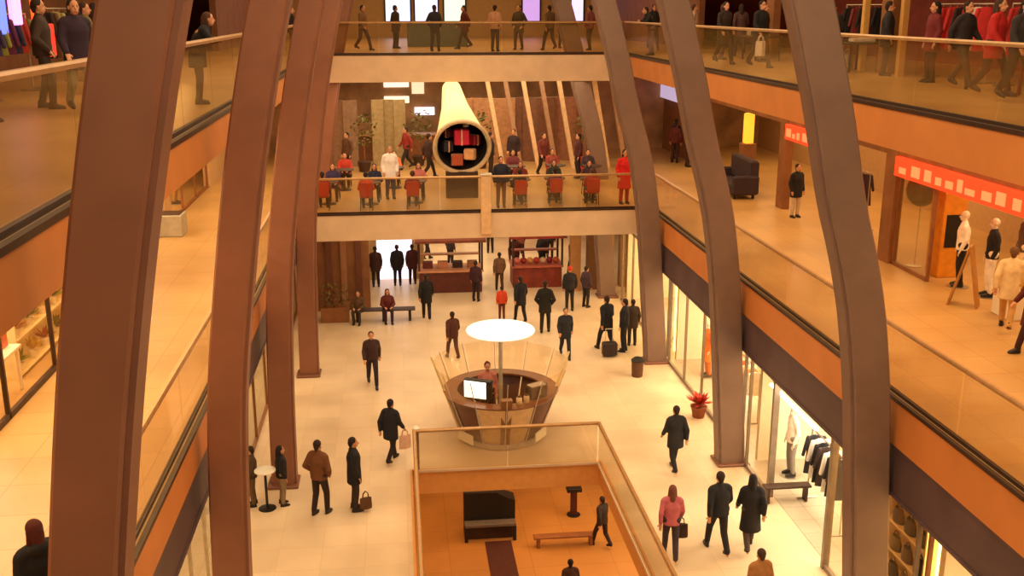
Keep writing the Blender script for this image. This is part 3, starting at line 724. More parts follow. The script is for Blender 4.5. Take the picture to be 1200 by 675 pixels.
def shopwindow(i, axis_x, y0, y1, z, h, n, face, gm=None, frame=None):
    """glazed front in the plane x = axis_x"""
    w = struct('window_%d' % i, MB().box(axis_x-.01, axis_x+.01, y0, y1, z+.08, z+h), gm or SHOPGLASS)
    mb = MB()
    for k in range(n+1):
        y = y0+(y1-y0)*k/n; mb.box(axis_x-.035, axis_x+.035, y-.03, y+.03, z, z+h)
    mb.box(axis_x-.035, axis_x+.035, y0, y1, z, z+.1).box(axis_x-.035, axis_x+.035, y0, y1, z+h-.08, z+h)
    obj('window_frame', mb, frame or DKBROWN, w)
    return w

def area(name, loc, sx, sy, power, col, rot=(0,0,0)):
    l = bpy.data.lights.new(name, 'AREA'); l.shape = 'RECTANGLE'; l.size = sx; l.size_y = sy; l.energy = power; l.color = col
    o = bpy.data.objects.new(name, l); C.objects.link(o); o.location = loc; o.rotation_euler = rot; return o

# ------------------------------------------------------------------ ground floor, right shops
XB = 12.2
struct('wall_right', MB().box(XB,XB+.2,Y0,38,0,4.05), WALLWHITE)
for i, y in enumerate((14.3,23.0,30.7,38.0)): struct('wall_right_partition' if i == 0 else 'wall_right_partition_%d' % i, MB().box(GR+.3,XB,y-.08,y+.08,0,4.0), WALLWHITE)
struct('floor_shop_right', MB().box(GR+.02,XB,Y0,38,.0,.012), SHOPFLOOR)
struct('ceiling_shop_right', MB().box(GR,XB,Y0,38,3.3,3.4), WALLWHITE)
FR = mat('grey_mullion','8a7a68',.4,.3)
shopwindow(1, GR, 6, 14.2, 0, 3.0, 5, 1, frame=WOOD)
shopwindow(2, GR-.1, 14.4, 17.8, 0, 3.0, 2, 1, frame=FR)
shopwindow(3, GR-.1, 21.0, 22.6, 0, 3.0, 1, 1, frame=FR)
shopwindow(4, GR, 23.3, 30.4, 0, 3.0, 4, 1, frame=FR)
shopwindow(5, GR+.1, 31.0, 37.9, 0, 3.0, 4, 1, frame=FR)
# portal around the open shop entrance
d = struct('door_2', MB().box(GR-.16,GR-.02,17.76,17.86,0,3.0).box(GR-.16,GR-.02,20.94,21.04,0,3.0).box(GR-.16,GR-.02,17.8,21.0,2.9,3.0), FR)
t = thing('light_strip', 'bright white light strip along the top of the open right shop entrance', 'light', (8.56,20.4,2.48))
obj('tube', MB().bbox(-.04,.04,-1.35,1.35,0,.05), emit('strip_white','fff6e0',9), t)
for y in (-1.1,1.1): obj('hanger', MB().tube((0,y,.05),(0,y,.82),.008), STEEL, t)
o = obj('light_pillar', MB().bbox(-.1,.1,-.1,.1,0,2.3,.02), emit('pillar_yellow','ffe98a',3.2), None, (9.05,31.5,.012)); tag(o, 'glowing yellow upright light pillar in the far right ground-floor shop', 'light')
BLK = [(DK,'black'),('2a2420','charcoal'),('f0e8dc','white'),('3a2c28','dark brown'),('18161c','black'),('e8e0d4','off-white'),('2c2830','dark grey')]
rack('just inside the open right shop entrance', 9.25, 19.9, .012, PI/2, 1.8, BLK, 'coat', 1.75)
rack('behind the first rack in right ground shop', 10.6, 19.3, .012, PI/2, 2.0, [('f4ecdc','white'),('4a3a34','brown'),('f0e4d0','cream'),('2a2428','black'),('e8dcc8','pale'),('6a5048','taupe')], 'shirt')
mannequin('mannequin in white top and grey trousers, behind the glass right of third right column', 9.3, 22.0, .012, -PI/2, 'f4ecdc', '8a8078')
mannequin('mannequin in black and white outfit, in the entrance of the right shop', 9.5, 18.3, .012, -PI/2, '2a2428', 'e8e0d0')
t = thing('shop_bench', 'dark slim bench across the entrance of the open right shop', 'bench', (8.75,20.7,.012))
obj('seat', MB().bbox(-.6,.5,-.12,.12,.36,.42), DKBROWN, t)
for x in (-.5,.4): obj('leg', MB().bbox(x-.03,x+.03,-.1,.1,0,.36), DKBROWN, t)
t = thing('counter_desk', 'white shop counter with a glowing panel beside the nearest right column', 'counter', (9.9,17.6,.012), PI/2)
obj('body', MB().bbox(-.9,.9,-.3,.3,0,1.0,.02), WHITE, t); obj('panel', MB().box(-.5,.5,.3,.31,.3,.8), emit('panel_glow','eafaff',1.5), t); obj('counter_top', MB().bbox(-.95,.95,-.34,.34,1.0,1.05), STEEL, t)
# bag shop at the lower right corner
shelf_unit('pale display wall of dark handbags in the nearest right ground shop', 9.15, 15.9, .012, -PI/2, 1.5, 2.9, 5, mat('pale_shelf','e8c890',.6))
n = 0
for k in range(5):
    for j in range(3):
        n += 1; z = .012+.08+k*2.82/5; y = 16.35-j*.45
        t = thing('display_handbag', '%s handbag on the %s shelf of the pale handbag wall, %s' % (('dark brown','black','olive')[(k+j)%3], ('lowest','second','third','fourth','top')[k], ('end by column','middle','far end from column')[j]), 'bag', (9.08, y, z), PI/2, 'handbags on the pale shelf wall')
        m = mat(('bag_dk','bag_bk','bag_ol')[(k+j)%3], ('4a2c18','201612','5a4a20')[(k+j)%3], .5)
        bb = obj('bag_body', MB().loft([(0,0,0,.17,.08),(0,0,.12,.18,.08),(0,0,.26,.13,.05)], 12), m, t, smooth=True)
        mb = MB()
        for a in range(6): mb.tube((.09*math.cos(PI*a/6),0,.25+.12*math.sin(PI*a/6)),(.09*math.cos(PI*(a+1)/6),0,.25+.12*math.sin(PI*(a+1)/6)),.01,n=6)
        obj('handle', mb, m, bb)
o = obj('light_column', MB().bbox(-.12,.12,-.12,.12,0,2.6,.02), emit('column_yellow','fff0a0',3.0), None, (9.2,14.85,.012)); tag(o, 'bright yellow-white light column in the nearest right ground shop', 'light')
# B-C shop
mannequin('mannequin in long orange dress, in the shop between third and fourth right columns', 9.35, 29.0, .012, -PI/2, 'e07828', 'd06820', 1.75, 'long')
rack('behind glass between third and fourth right columns', 9.6, 26.3, .012, PI/2, 2.2, [('f4e8d0','white'),('d8a060','tan'),('f0e0c0','cream'),('c86030','orange'),('e8d8b8','ivory'),('a05030','rust')], 'shirt')
mannequin('mannequin in cream outfit, next to the glowing yellow pillar', 9.4, 32.6, .012, -PI/2, 'e8d8b0', 'c8a878')

# ------------------------------------------------------------------ ground floor, left shops
struct('wall_left', MB().box(-7.4,-7.2,Y0,37.5,0,4.05), WALLTAN)
struct('floor_shop_left', MB().box(-7.2,GL-.02,Y0,37.5,0,.012), SHOPFLOOR)
struct('ceiling_shop_left', MB().box(-7.2,GL,Y0,37.5,3.3,3.4), WALLWHITE)
shopwindow(6, GL, 8, 15, 0, 3.3, 3, 1, frame=STEEL)
shopwindow(7, GL, 15.6, 22.6, 0, 3.3, 5, 1, LEFTGLASS, STEEL)
shopwindow(8, GL, 23.3, 37.4, 0, 3.3, 6, 1, LEFTGLASS, WOOD)
mannequin('mannequin in white top behind the left ground-floor glass near second column', -4.5, 14.3, .012, PI/2, 'f4ecec', 'd878a0')
rack('behind left ground-floor glass by second column', -5.0, 13.4, .012, PI/2, 1.6, [('e878b0','pink'),('f8f0f0','white'),('50a060','green'),('f0e0e8','pale pink'),('c04880','magenta')], 'shirt')

# ------------------------------------------------------------------ middle gallery, right shops
def upper_shop(prefix, xw, z, ytop, segs, m):
    mb = MB()
    for (a, b) in segs: mb.box(xw-.12, xw+.12, a, b, z, ytop)
    struct(prefix, mb, m)
upper_shop('wall_right_upper', WR, Z1, Z2-.6, [(Y0,9),(24.2,24.8),(31.6,32.2),(40.5,47)], WALLBROWN)
struct('wall_right_upper_header', MB().box(WR-.1,WR+.1,Y0,47,Z1+2.75,Z2-.6), WALLBROWN)
struct('wall_right_upper_back', MB().box(17,17.2,Y0,47,Z1,Z2-.6), WALLTAN)
for i, (y0, y1, lab) in enumerate(((14.5,24.1,'glowing red sign band over the nearest middle-gallery shop on the right'), (28.6,31.5,'short glowing red sign over the second middle-gallery shop on the right'))):
    t = thing('shop_sign', lab, 'sign', (WR-.17, (y0+y1)/2, Z1+2.3), 0)
    L = y1-y0
    obj('panel', MB().bbox(-.06,.06,-L/2,L/2,0,.48,.015), emit('red_sign','ff3a18',1.1), t)
    rnd = random.Random(i+3); y = -L/2+.3
    while y < L/2-.5:
        wd = rnd.uniform(.15,.4); obj('pale_mark', MB().box(-.08,-.055,y,y+wd,.1,.1+rnd.uniform(.12,.28)), emit('sign_marks','ff7648',1.15), t); y += wd+rnd.uniform(.1,.3)
t = thing('shop_sign', 'white and blue lit sign with magenta edge on the far right middle gallery', 'sign', (WR-.25, 45.2, Z1+2.35))
obj('panel', MB().bbox(-.06,.06,-3.2,1.8,0,.85), emit('lilac_sign','c0b0d0',.7), t); obj('blue_edge', MB().box(-.1,.06,-3.6,-2.0,-.15,.1), emit('cyan_edge','3a9ac0',1.0), t); obj('magenta_edge', MB().box(-.1,.06,-3.4,1.8,.85,1.0), emit('magenta_edge','e03070',1.0), t)
shopwindow(14, WR, 22.4, 24.2, Z1, 2.7, 1, 1, LEFTGLASS, WOOD)
t = thing('display_pillar', 'orange yellow display pillar with dark picture on the right middle gallery', 'display stand', (13.2, 23.0, Z1))
obj('pillar', MB().bbox(-.3,.3,-.3,.3,0,2.1,.02), mat('pillar_orange','d88a20',.5), t); obj('picture', MB().box(-.2,.2,-.315,-.3,.75,1.55), BLACK, t)
o = obj('dark_balloon', MB().ell((0,0,0),(.38,.38,.42)), mat('balloon_navy','1c1c2c',.35), None, (12.95,23.9,Z1+1.95), smooth=True); tag(o, 'round dark navy balloon beside the orange display pillar', 'balloon')
t = thing('balloon_stand', 'thin stick stand holding the navy balloon by the orange pillar', 'stand', (12.95,23.9,Z1))
obj('stick', MB().tube((0,0,.02),(0,0,1.54),.015), STEEL, t); obj('foot', MB().lathe([(.2,0),(.2,.02),(.03,.05)], 16), STEEL, t)
mannequin('mannequin in white blouse and black skirt, left one before the red-signed shop', 13.0, 21.9, Z1, -PI/2-.4, 'f4ece0', '1a1618')
mannequin('mannequin in black jacket with white trousers, middle one before the red-signed shop', 13.2, 21.0, Z1, -PI/2-.3, '1c1a1e', 'f0e6d8')
mannequin('mannequin in dark red top, behind the white-hatted mannequin', 13.9, 20.5, Z1, -PI/2-.2, '5a1c18', '241a1a')
mannequin('mannequin in white hat and striped top, raised on a plinth before the red-signed shop', 12.95, 19.5, Z1, -PI/2-.2, '5a463c', 'e8d8b0', 1.7, plinth=.55, hat='f4ead8')
rack('inside the red-signed middle-gallery shop', 14.6, 20.2, Z1, PI/2, 2.2, [('f0e6da','white'),(DK,'black'),('f4ecdc','white'),('5a2420','maroon'),('18161c','black'),('e0d0bc','pale')], 'shirt')
person('person in cream coat and tan trousers walking on the right middle gallery', 12.15, 18.6, Z1, PI/2+.9, 1.72, 'walk', 'half', 'e8cfa0', 'c89a58', '6a4a30', 'short')
person('person in long dark red coat at the right edge of the middle gallery', 11.85, 17.3, Z1, -PI/2, 1.72, 'walk', 'long', '5a1a16', '3a1614', '2a1612', 'long')
t = thing('easel_board', 'leaning tan wooden easel board on the right middle gallery floor', 'board', (12.3, 20.4, Z1), .9)
obj('board', MB().prism([(-.3,0),(-.26,0),(.0,1.35),(-.04,1.35)], 'x', -.22, .22), mat('easel_tan','b07a38',.5), t); obj('rear_leg', MB().prism([(.3,0),(.34,0),(.02,1.3),(-.02,1.3)], 'x', -.18, .18), mat('easel_tan','b07a38',.5), t)
person('person in black coat standing outside the second shop on the right middle gallery', 12.3, 30.3, Z1, .3, 1.66, 'stand', 'half', '18161a', 'c8b498', '1c1412')
t = thing('display_sofa', 'bulky dark purple sofa display before the second right middle-gallery shop', 'sofa', (11.75, 34.6, Z1), -PI/2)
SOF = mat('sofa_dark','33222c',.8,0,.2)
obj('seat', MB().bbox(-1.1,1.1,-.4,.45,.15,.5,.05), SOF, t); obj('backrest', MB().bbox(-1.1,1.1,.2,.5,.5,1.3,.06), SOF, t)
for s in (-1, 1): obj('armrest', MB().bbox(s*1.1-.12,s*1.1+.12,-.42,.48,.15,.8,.05), SOF, t)
for sx in (-1, 1):
    for sy in (-.3,.35): obj('leg', MB().bbox(sx-.04,sx+.04,sy-.04,sy+.04,0,.15), BLACK, t)
o = obj('light_column', MB().bbox(-.16,.16,-.16,.16,0,1.1,.03), emit('lamp_amber','ffb030',1.0), None, (12.9,36.7,Z1+1.5)); tag(o, 'amber upright lamp in the second right middle-gallery shop', 'light')
o = obj('lamp_plinth', MB().bbox(-.25,.25,-.25,.25,0,1.5,.02), WALLBROWN, None, (12.9,36.7,Z1)); tag(o, 'brown plinth below the amber upright lamp', 'plinth')
rack('in the second right middle-gallery shop', 13.6, 29.2, Z1, PI/2, 2.2, [('3a2430','purple'),('8a5a3a','tan'),('241c20','black'),('b8a088','beige'),('5a2a20','rust')], 'coat', 1.7)
for i, (x, y, hx) in enumerate(((11.9,41.0,'2a1218'),(11.7,42.3,'5a2020'),(12.0,43.4,'38283a'))):
    person('shopper in %s under the far right lilac sign' % ('black red','dark red','purple')[i], x, y, Z1, PI/2+i, 1.7, 'stand', 'jacket', hx, '3a1c1c', group='shoppers under the lilac sign')

# ------------------------------------------------------------------ middle gallery, left shops
WN = -6.25
upper_shop('wall_left_upper_near', WN, Z1, Z2-.6, [(Y0,13.5),(23.0,23.6)], WALLTAN)
upper_shop('wall_left_upper', WL, Z1, Z2-.6, [(23.0,24.0),(30.4,31.2),(38,47)], WALLTAN)
struct('wall_left_upper_back', MB().box(-11,-10.8,Y0,47,Z1,Z2-.6), WALLWHITE)
shopwindow(15, WN, 13.6, 23.0, Z1, 3.4, 4, 1, frame=DKBROWN)
shopwindow(16, WL, 24.0, 30.4, Z1, 3.4, 3, 1, frame=WOOD)
shopwindow(17, WL, 31.2, 38, Z1, 3.4, 3, 1, frame=WOOD)
shelf_unit('cream display shelving with small green and yellow items in the left middle-gallery window', -6.85, 19.6, Z1, PI/2, 3.6, 2.6, 4, mat('cream_shelf','f4e0a8',.6))
n = 0; cols_ = [('7a8a20','green'),('d8b030','yellow'),('b04a20','rust'),('5a6a1c','dark green'),('e8c860','pale yellow')]
for k in range(4):
    for j in range(5):
        hx, cn = cols_[(k*2+j) % 5]; y = 18.15+j*.7; z = Z1+.08+k*2.52/4
        t = thing('potted_plant', '%s potted plant, %s cream shelf in left window, %s from column side' % (cn, ('lowest','second','third','top')[k], ('fifth','fourth','third','second','first')[4-j]), 'plant', (-6.8, y, z), 0, 'potted plants on the cream shelving')
        obj('pot', MB().lathe([(.07,0),(.1,.14),(.09,.15)], 12), WHITE, t, smooth=True)
        mb = MB()
        for q in range(16):
            a = random.uniform(0,2*PI); e = random.uniform(.2,1.4); d_ = Vector((math.cos(a)*math.cos(e),math.sin(a)*math.cos(e),math.sin(e))); b = Vector((0,0,.14)); s = d_.cross(Vector((0,.1,1))).normalized()*.04
            mb.add([b, b+d_*.15+s, b+d_*.27, b+d_*.15-s], [(0,1,2,3)])
        obj('foliage', mb, mat('leaf_'+cn.replace(' ','_'), hx, .6, 0, .2), t)
t = thing('display_table', 'white table with red boxes by the left middle-gallery window', 'table', (-6.85,16.7,Z1))
obj('tabletop', MB().bbox(-.4,.4,-.7,.7,.74,.8), WHITE, t)
for sx in (-.34,.34):
    for sy in (-.62,.62): obj('leg', MB().bbox(sx-.03,sx+.03,sy-.03,sy+.03,0,.74), WHITE, t)
for i in range(3):
    o = obj('gift_box', MB().bbox(-.17,.17,-.17,.17,0,.3+.06*i), mat('gift_red_%d' % i, ('c03828','a02820','d06040')[i], .5), None, (-6.8,16.25+i*.45,Z1+.8)); tag(o, '%s red box on the white table in left window' % ('low','middle-sized','tallest')[i], 'box', 'red boxes on the white table')
t = thing('square_planter', 'grey white square planter against the left middle-gallery shopfront', 'planter', (-6.5,29.9,Z1))
obj('tub', MB().bbox(-.35,.35,-.4,.4,0,.62,.02), mat('planter_grey','b8b09a',.6), t); obj('soil', MB().box(-.3,.3,-.35,.35,.6,.63), DKBROWN, t)
for i, y in enumerate((25.3,27.2,32.6,34.8)):
    mannequin('mannequin in %s in the left middle-gallery windows, %s from viewer' % (('white','tan','orange','cream')[i], ('first','second','third','fourth')[i]), -7.4, y, Z1, PI/2, ('f4e8d0','c89a58','d87830','ecdcb8')[i], ('8a6a48','4a3424','b06028','a07848')[i])

# ------------------------------------------------------------------ top gallery, right
upper_shop('wall_right_top', WR, Z2, 13.2, [(Y0,12),(25.2,25.8),(33.5,34.2),(42,62)], WALLBROWN)
struct('wall_right_top_back', MB().box(16.5,16.7,Y0,62,Z2,13.2), WALLRED)
RED = [('b01c1c','red'),('7a1616','dark red'),('c83030','bright red'),('e8d0c0','pale'),('8a1a20','crimson'),('2a1214','black'),('b82828','scarlet')]
rack('of red clothes nearer on right top gallery', 12.9, 19.6, Z2, PI/2, 2.6, RED, 'dress', 1.7)
rack('of red clothes farther on right top gallery', 12.9, 22.8, Z2, PI/2, 2.4, RED[2:]+RED[:2], 'coat', 1.7)
rack('of dark clothes on the right top gallery', 13.0, 28.0, Z2, PI/2, 2.6, [(DK,'black'),('4a2020','maroon'),('221c1c','black'),('7a3028','brick'),('1a1618','black')], 'coat', 1.7)
person('person in red coat walking on the right top gallery before the red clothes', 11.2, 18.6, Z2, .6, 1.78, 'walk', 'half', 'b01c1c', '2a1a20', '3a2418', 'long')
person('person in black jacket on the right top gallery at the right edge', 10.9, 17.3, Z2, .2, 1.75, 'walk', 'jacket', '2a2424', '2c2420', '1c1210')
person('person in black coat on the right top gallery just right of nearest right column', 12.0, 24.6, Z2, 1.2, 1.76, 'stand', 'half', '16141a', '2a1c1c')
p8 = person('person in black jacket with white bag on right top gallery between the columns', 10.1, 28.3, Z2, .4, 1.8, 'walk', 'half', '141218', '3a2c24', '1a1210')
bag('white shopping bag carried on the right top gallery between the columns', hand_at(p8, 'walk', 'R'), .4, 'f4e8dc', .36, .4, .14, True)
person('person in dark brown coat beside the white-bag carrier on right top gallery', 9.75, 30.4, Z2, .3, 1.78, 'walk', 'long', '2a1c18', '3a2a20', '241610', 'long')
person('person in pale pink jacket on right top gallery by the third right column', 10.6, 33.2, Z2, 1.0, 1.72, 'stand', 'jacket', 'd8a088', '6a5060', '5a3a28')
person('person in dark jacket leaning on the right top rail by fourth column', 9.0, 36.2, Z2, -PI/2, 1.72, 'lean', 'jacket', '181418', '6a5660', '241612')
o = bag('round white bag lying at the right top gallery shop entrance', (12.2, 27.2, Z2+.56), .5, 'f0e6da', .4, .4, .2)
for i, (y, hx) in enumerate(((16.2,'8a5a28'),(26.3,'c89a50'),(24.2,'b88a48'))):
    o = obj('timber_post', MB().bbox(-.08,.08,-.08,.08,0,3.6), mat('post_'+hx, hx, .5), None, (11.9+.3*(i>0),y,Z2)); tag(o, 'slim %s post on the right top gallery, %s' % (('brown','pale tan','tan')[i], ('at right picture edge','behind white bag','between two red clothes racks and dark rack')[i]), 'post')
for i, (x, y, kind, st, hx, lx, hr, cn) in enumerate(((11.6,20.4,'walk','jacket','241c20','3a3030','2a1a12','charcoal jacket passing the nearer red rack'),(11.9,22.2,'stand','half','6a1c20','2a2024','1c1210','wine red coat facing the farther red rack'),
        (11.0,25.6,'walk','jacket','1a181c','2c2428','3a2418','black jacket beside the tan posts'),(12.0,29.4,'pocket','half','3a2620','241c1c','241610','brown coat in front of dark clothes'),
        (11.4,31.6,'stand','jacket','20181c','8a7a6a','1c1210','black jacket and grey trousers past the dark clothes'),(11.8,35.0,'walk','half','4a3030','2a2022','2a1a12','dusky rose coat near the third column'),
        (11.2,38.6,'stand','jacket','b89a80','4a4048','4a2c1c','beige jacket far along the walkway'),(10.2,40.8,'walk','half','1c1a20','2c2428','2a1a12','black coat farthest along the walkway'))):
    person('right top-gallery shopper in %s' % cn, x, y, Z2, (.4,-1.6,2.6,-1.2,.8,3.0,1.2,.1)[i], 1.74, kind, st, hx, lx, hr, ('short','long')[i % 2], i % 3 == 0)
for i, (x, y, hx, cn) in enumerate(((12.2,18.0,'7a2018','red'),(12.1,26.6,'2a1c18','dark'),(11.7,32.6,'3a2420','brown'))):
    t = thing('display_table', '%s display table with folded clothes on the right top gallery, %s' % (cn, ('by the red racks','by the white bag','past the dark rack')[i]), 'table', (x, y, Z2))
    m = mat('table_'+cn, hx, .6)
    obj('tabletop', MB().bbox(-.45,.45,-.7,.7,.7,.76), m, t)
    for sx in (-.38,.38):
        for sy in (-.62,.62): obj('leg', MB().bbox(sx-.03,sx+.03,sy-.03,sy+.03,0,.7), m, t)
    for k in range(3):
        f = obj('folded_garment', MB().bbox(-.3,.3,-.17,.17,0,.1+.05*k,.02), cloth((('b82828','e8d0c0','5a1c20'),('d8c8b4','241c20','6a5040'),('8a6a50','2a2428','c8b098'))[i][k]), None, (x, y-.42+k*.42, Z2+.76))
        tag(f, '%s folded clothes on the %s right top-gallery display table' % ((('red','pale','maroon'),('cream','black','brown'),('tan','charcoal','sand'))[i][k], cn), 'garment')
# ------------------------------------------------------------------ top gallery, left
upper_shop('wall_left_top', WL, Z2, 13.2, [(Y0,14),(25.4,26.0),(33.2,34.0),(42,62)], WALLBROWN)
struct('wall_left_top_back', MB().box(-10.5,-10.3,Y0,62,Z2,13.2), WALLBROWN)
for i, (y, z, hx, cn, s) in enumerate(((19.9,10.85,'5a70ff','blue',1.6),(20.7,11.0,'ff90e0','pink',1.8),(21.9,10.9,'ff5020','red orange',1.8),(22.5,10.35,'e03020','deep red',1.0))):
    t = thing('lit_sign', '%s glowing sign lamp in the left top-gallery shop' % cn, 'sign', (WL-.1, y, z))
    obj('lamp_face', MB().bbox(-.05,.05,-.22,.22,-.3,.35,.02), emit('glow_'+cn.replace(' ','_'), hx, s), t); obj('bracket', MB().tube((-.05,0,.35),(-.05,0,1.1),.02), BLACK, t)
shopwindow(18, WL, 26, 33.2, Z2, 3.4, 3, 1, frame=WOOD)
rack('with bright mixed clothes on the left top gallery', -7.2, 20.6, Z2, PI/2, 2.4, [('3a2a5a','purple'),('8a8a30','olive'),('5a1c3a','plum'),('2a2a44','navy'),('a03020','red'),('7a7038','khaki')], 'shirt', 1.5)
rack('with dark clothes on the left top gallery', -7.2, 23.6, Z2, PI/2, 2.2, [('221a1c','black'),('6a4a30','brown'),('a89a60','sand'),('2a2028','black'),('8a6a40','tan')], 'coat', 1.6)
for i, (x, y, hx, lx, cn) in enumerate(((-5.9,15.8,'5a5c28','2c2c34','olive jacket and dark trousers'),(-4.9,17.0,'2c1a30','8a8a70','plum jacket and grey trousers'),(-5.7,17.9,'3a2a24','3a3430','brown jacket'),(-4.6,18.6,'1c1a1e','8c8660','black jacket and khaki trousers'))):
    person('shopper in %s at the nearest left top-gallery shop' % cn, x, y, Z2, (2.4,.6,1.8,2.9)[i], 1.74, ('stand','walk','pocket','stand','walk')[i], ('jacket','half')[i % 2], hx, lx, '2a1a12', ('short','long')[i % 2])
person('shopper in olive jacket at the left top-gallery clothes racks', -5.9, 21.2, Z2, PI/2, 1.7, 'stand', 'jacket', '6a6424', '4a4050', '3a2418')
person('shopper in plum coat beside the glowing signs on the left top gallery', -6.0, 22.3, Z2, 2.3, 1.7, 'pocket', 'half', '4a1c30', '2a2028', '2a1612', 'long')
person('shopper in dark jacket and pale trousers on the left top gallery', -5.8, 23.6, Z2, 1.1, 1.72, 'walk', 'jacket', '1c181c', '9a8a60', '2a1a12')

# ------------------------------------------------------------------ yellow cone on the far middle bridge
t = thing('giant_cone', 'giant glowing yellow cone lying open toward the viewer on the far middle bridge', 'decoration', (2.2, 34.6, 6.47))
ax = Vector((-.05, 5.2, 1.55)); q = ax.to_track_quat('Z','Y').to_matrix().to_4x4(); L = ax.length
def shell(pts, n=40):
    mb = MB(); vs = []
    for r, z in pts:
        for i in range(n): a = 2*PI*i/n; vs.append((r*math.cos(a), r*math.sin(a), z))
    fs = []
    for k in range(len(pts)-1):
        for i in range(n): j = (i+1) % n; fs.append((k*n+i,k*n+j,k*n+n+j,k*n+n+i))
    return mb.add(vs, fs)
cs = obj('cone_shell', shell([(.94,0),(.9,.3),(.7,1.8),(.5,3.4),(.36,L),(.33,L),(.47,3.4),(.67,1.8),(.86,.3),(.9,.0)]).xf(q), emit('cone_yellow','ffd88c',.42), t, smooth=True)
obj('rim', shell([(.97,-.05),(1.0,0),(.98,.12),(.86,.12),(.87,0),(.9,-.05),(.97,-.05)]).xf(q), mat('rim_cream','d8c098',.4), cs, smooth=True)
obj('end_cap', shell([(.345,L-.02),(.2,L+.02),(.01,L+.03)]).xf(q), emit('cone_tip','fff0a0',.6), cs, smooth=True)
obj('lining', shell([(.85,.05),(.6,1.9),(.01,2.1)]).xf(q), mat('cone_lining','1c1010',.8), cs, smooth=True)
obj('stand', MB().bbox(-.55,.55,.2,.6,-1.77,-.85,.02), DKBROWN, t); obj('stand', MB().bbox(-.3,.3,2.6,2.9,-1.77,.1,.02), DKBROWN, t)
for i, (dx, dz, dy, sz, hx, cn) in enumerate(((.0,.22,.35,.52,'d01840','crimson'),(-.5,-.1,.4,.36,'30283c','dark purple'),(.44,.1,.45,.34,'901828','dark red'),(.28,-.36,.25,.36,'e0a878','tan'),(-.16,-.55,.3,.38,'b05030','brick red'),(.16,.62,.5,.18,'f4ecec','white'),(-.44,.32,.5,.26,'5a1a28','maroon'))):
    g = thing('gift_parcel', '%s wrapped parcel inside the mouth of the giant yellow cone' % cn, 'gift', (2.2+dx, 34.6+dy, 6.47+dz+.1), .4*i, 'parcels in the giant cone')
    obj('box', MB().bbox(-sz/2,sz/2,-sz/2,sz/2,-sz/2,sz/2,.03), mat('parcel_'+cn.replace(' ','_'), hx, .5), g)
    obj('ribbon', MB().box(-.02,.02,-sz/2-.006,sz/2+.006,-sz/2-.006,sz/2+.006), mat('ribbon','e8c8a0',.4), g)

# ------------------------------------------------------------------ cafe on the far middle bridge
def cafe_table(x, y, lab):
    t = thing('cafe_table', lab, 'table', (x, y, Z1))
    obj('tabletop', MB().lathe([(.33,.72),(.36,.73),(.36,.755),(.34,.76)], 24), DKBROWN, t); obj('stem', MB().tube((0,0,.03),(0,0,.72),.035,n=10), BLACK, t); obj('base', MB().lathe([(.25,0),(.25,.02),(.05,.05)], 20), BLACK, t)
chair0 = None
REDC = mat('chair_red','b8301c',.5)
def cafe_chair(x, y, rz, lab, hx=None):
    t = thing('cafe_chair', lab, 'chair', (x, y, Z1), rz, 'cafe chairs on the far middle bridge')
    m = mat('chair_'+hx, hx, .5) if hx else REDC
    obj('seat', MB().bbox(-.21,.21,-.2,.22,.43,.48,.02), m, t); obj('backrest', MB().prism([(.2,.48),(.25,.48),(.3,.92),(.26,.92)], 'x', -.21, .21), m, t)
    for sx in (-.18,.18):
        for sy in (-.17,.19): obj('leg', MB().tube((sx*1.1,sy*1.1,0),(sx,sy,.44),.014), BLACK, t)
place = [(-2.3,34.2,'at the far left end'),(-.9,34.0,'second from left'),(.6,34.1,'left of the yellow cone'),(4.1,34.0,'right of the yellow cone'),(5.3,34.2,'fifth from left'),(6.5,34.0,'at the right end')]
sit_cols = [('8a2a20','red brown'),('342a54','dark blue'),('c04a28','orange red'),('1c1c38','navy'),('7a2428','maroon'),('b86a60','pink'),('241a1c','black'),('702018','dark red'),('5a3048','plum'),('2a3020','dark green'),('982c28','red'),('3a2028','dark brown')]
for i, (x, y, w_) in enumerate(place):
    cafe_table(x, y, 'dark round cafe table on the far middle bridge, %s' % w_)
    for q in (-1, 1):
        k = i*2+(q > 0); hx, cn = sit_cols[k]; rz = PI if q < 0 else 0; side = 'rail side' if q < 0 else 'far side'
        cafe_chair(x+.12*q, y+.96*q, rz, 'red cafe chair on the %s of the cafe table %s' % (side, w_))
        person('cafe guest in %s on %s of table %s' % (cn, side, w_), x+.12*q, y+.9*q, Z1, rz, 1.62, 'sit', 'jacket', hx, '2a1c1c', ('2a1810','4a2a18','1c1210')[k % 3], ('short','long')[k % 2], group='seated guests on the far middle bridge')
nth = ('first from left','second from left','third from left','fourth from left','fifth from left')
for i, (x, y) in enumerate(((-1.9,36.9),(-.1,37.2),(4.3,37.0),(5.8,37.1),(7.1,36.8))):
    cafe_table(x, y, 'dark round cafe table in the back row of the far middle bridge, %s' % nth[i])
    cafe_chair(x, y+.96, 0, 'red cafe chair at the back-row table %s' % nth[i])
    hx, cn = [('b03420','red'),('d07040','orange'),('6a2a30','wine red'),('8a3c30','rust'),('3a2430','dark plum')][i]
    person('back-row cafe guest seated in %s, %s' % (cn, nth[i]), x, y+.9, Z1, 0, 1.62, 'sit', 'jacket', hx, '2a1c1c', '2a1810', group='seated guests in the back row')
person('person in bright red coat standing by the right end of the far middle bridge', 7.5, 33.2, Z1, .2, 1.8, 'stand', 'long', 'd01c18', 'b01818', '1c1412', 'long')
person('person in navy jacket standing at the rail right of the cream post', 3.35, 33.0, Z1, .1, 1.66, 'stand', 'jacket', '1c1c30', '6a4a34', '241a18')
person('person in white clothes standing behind the left cafe tables', -.25, 35.0, Z1, .2, 1.8, 'stand', 'half', 'f0e8e4', '4a4060', '8a7060')
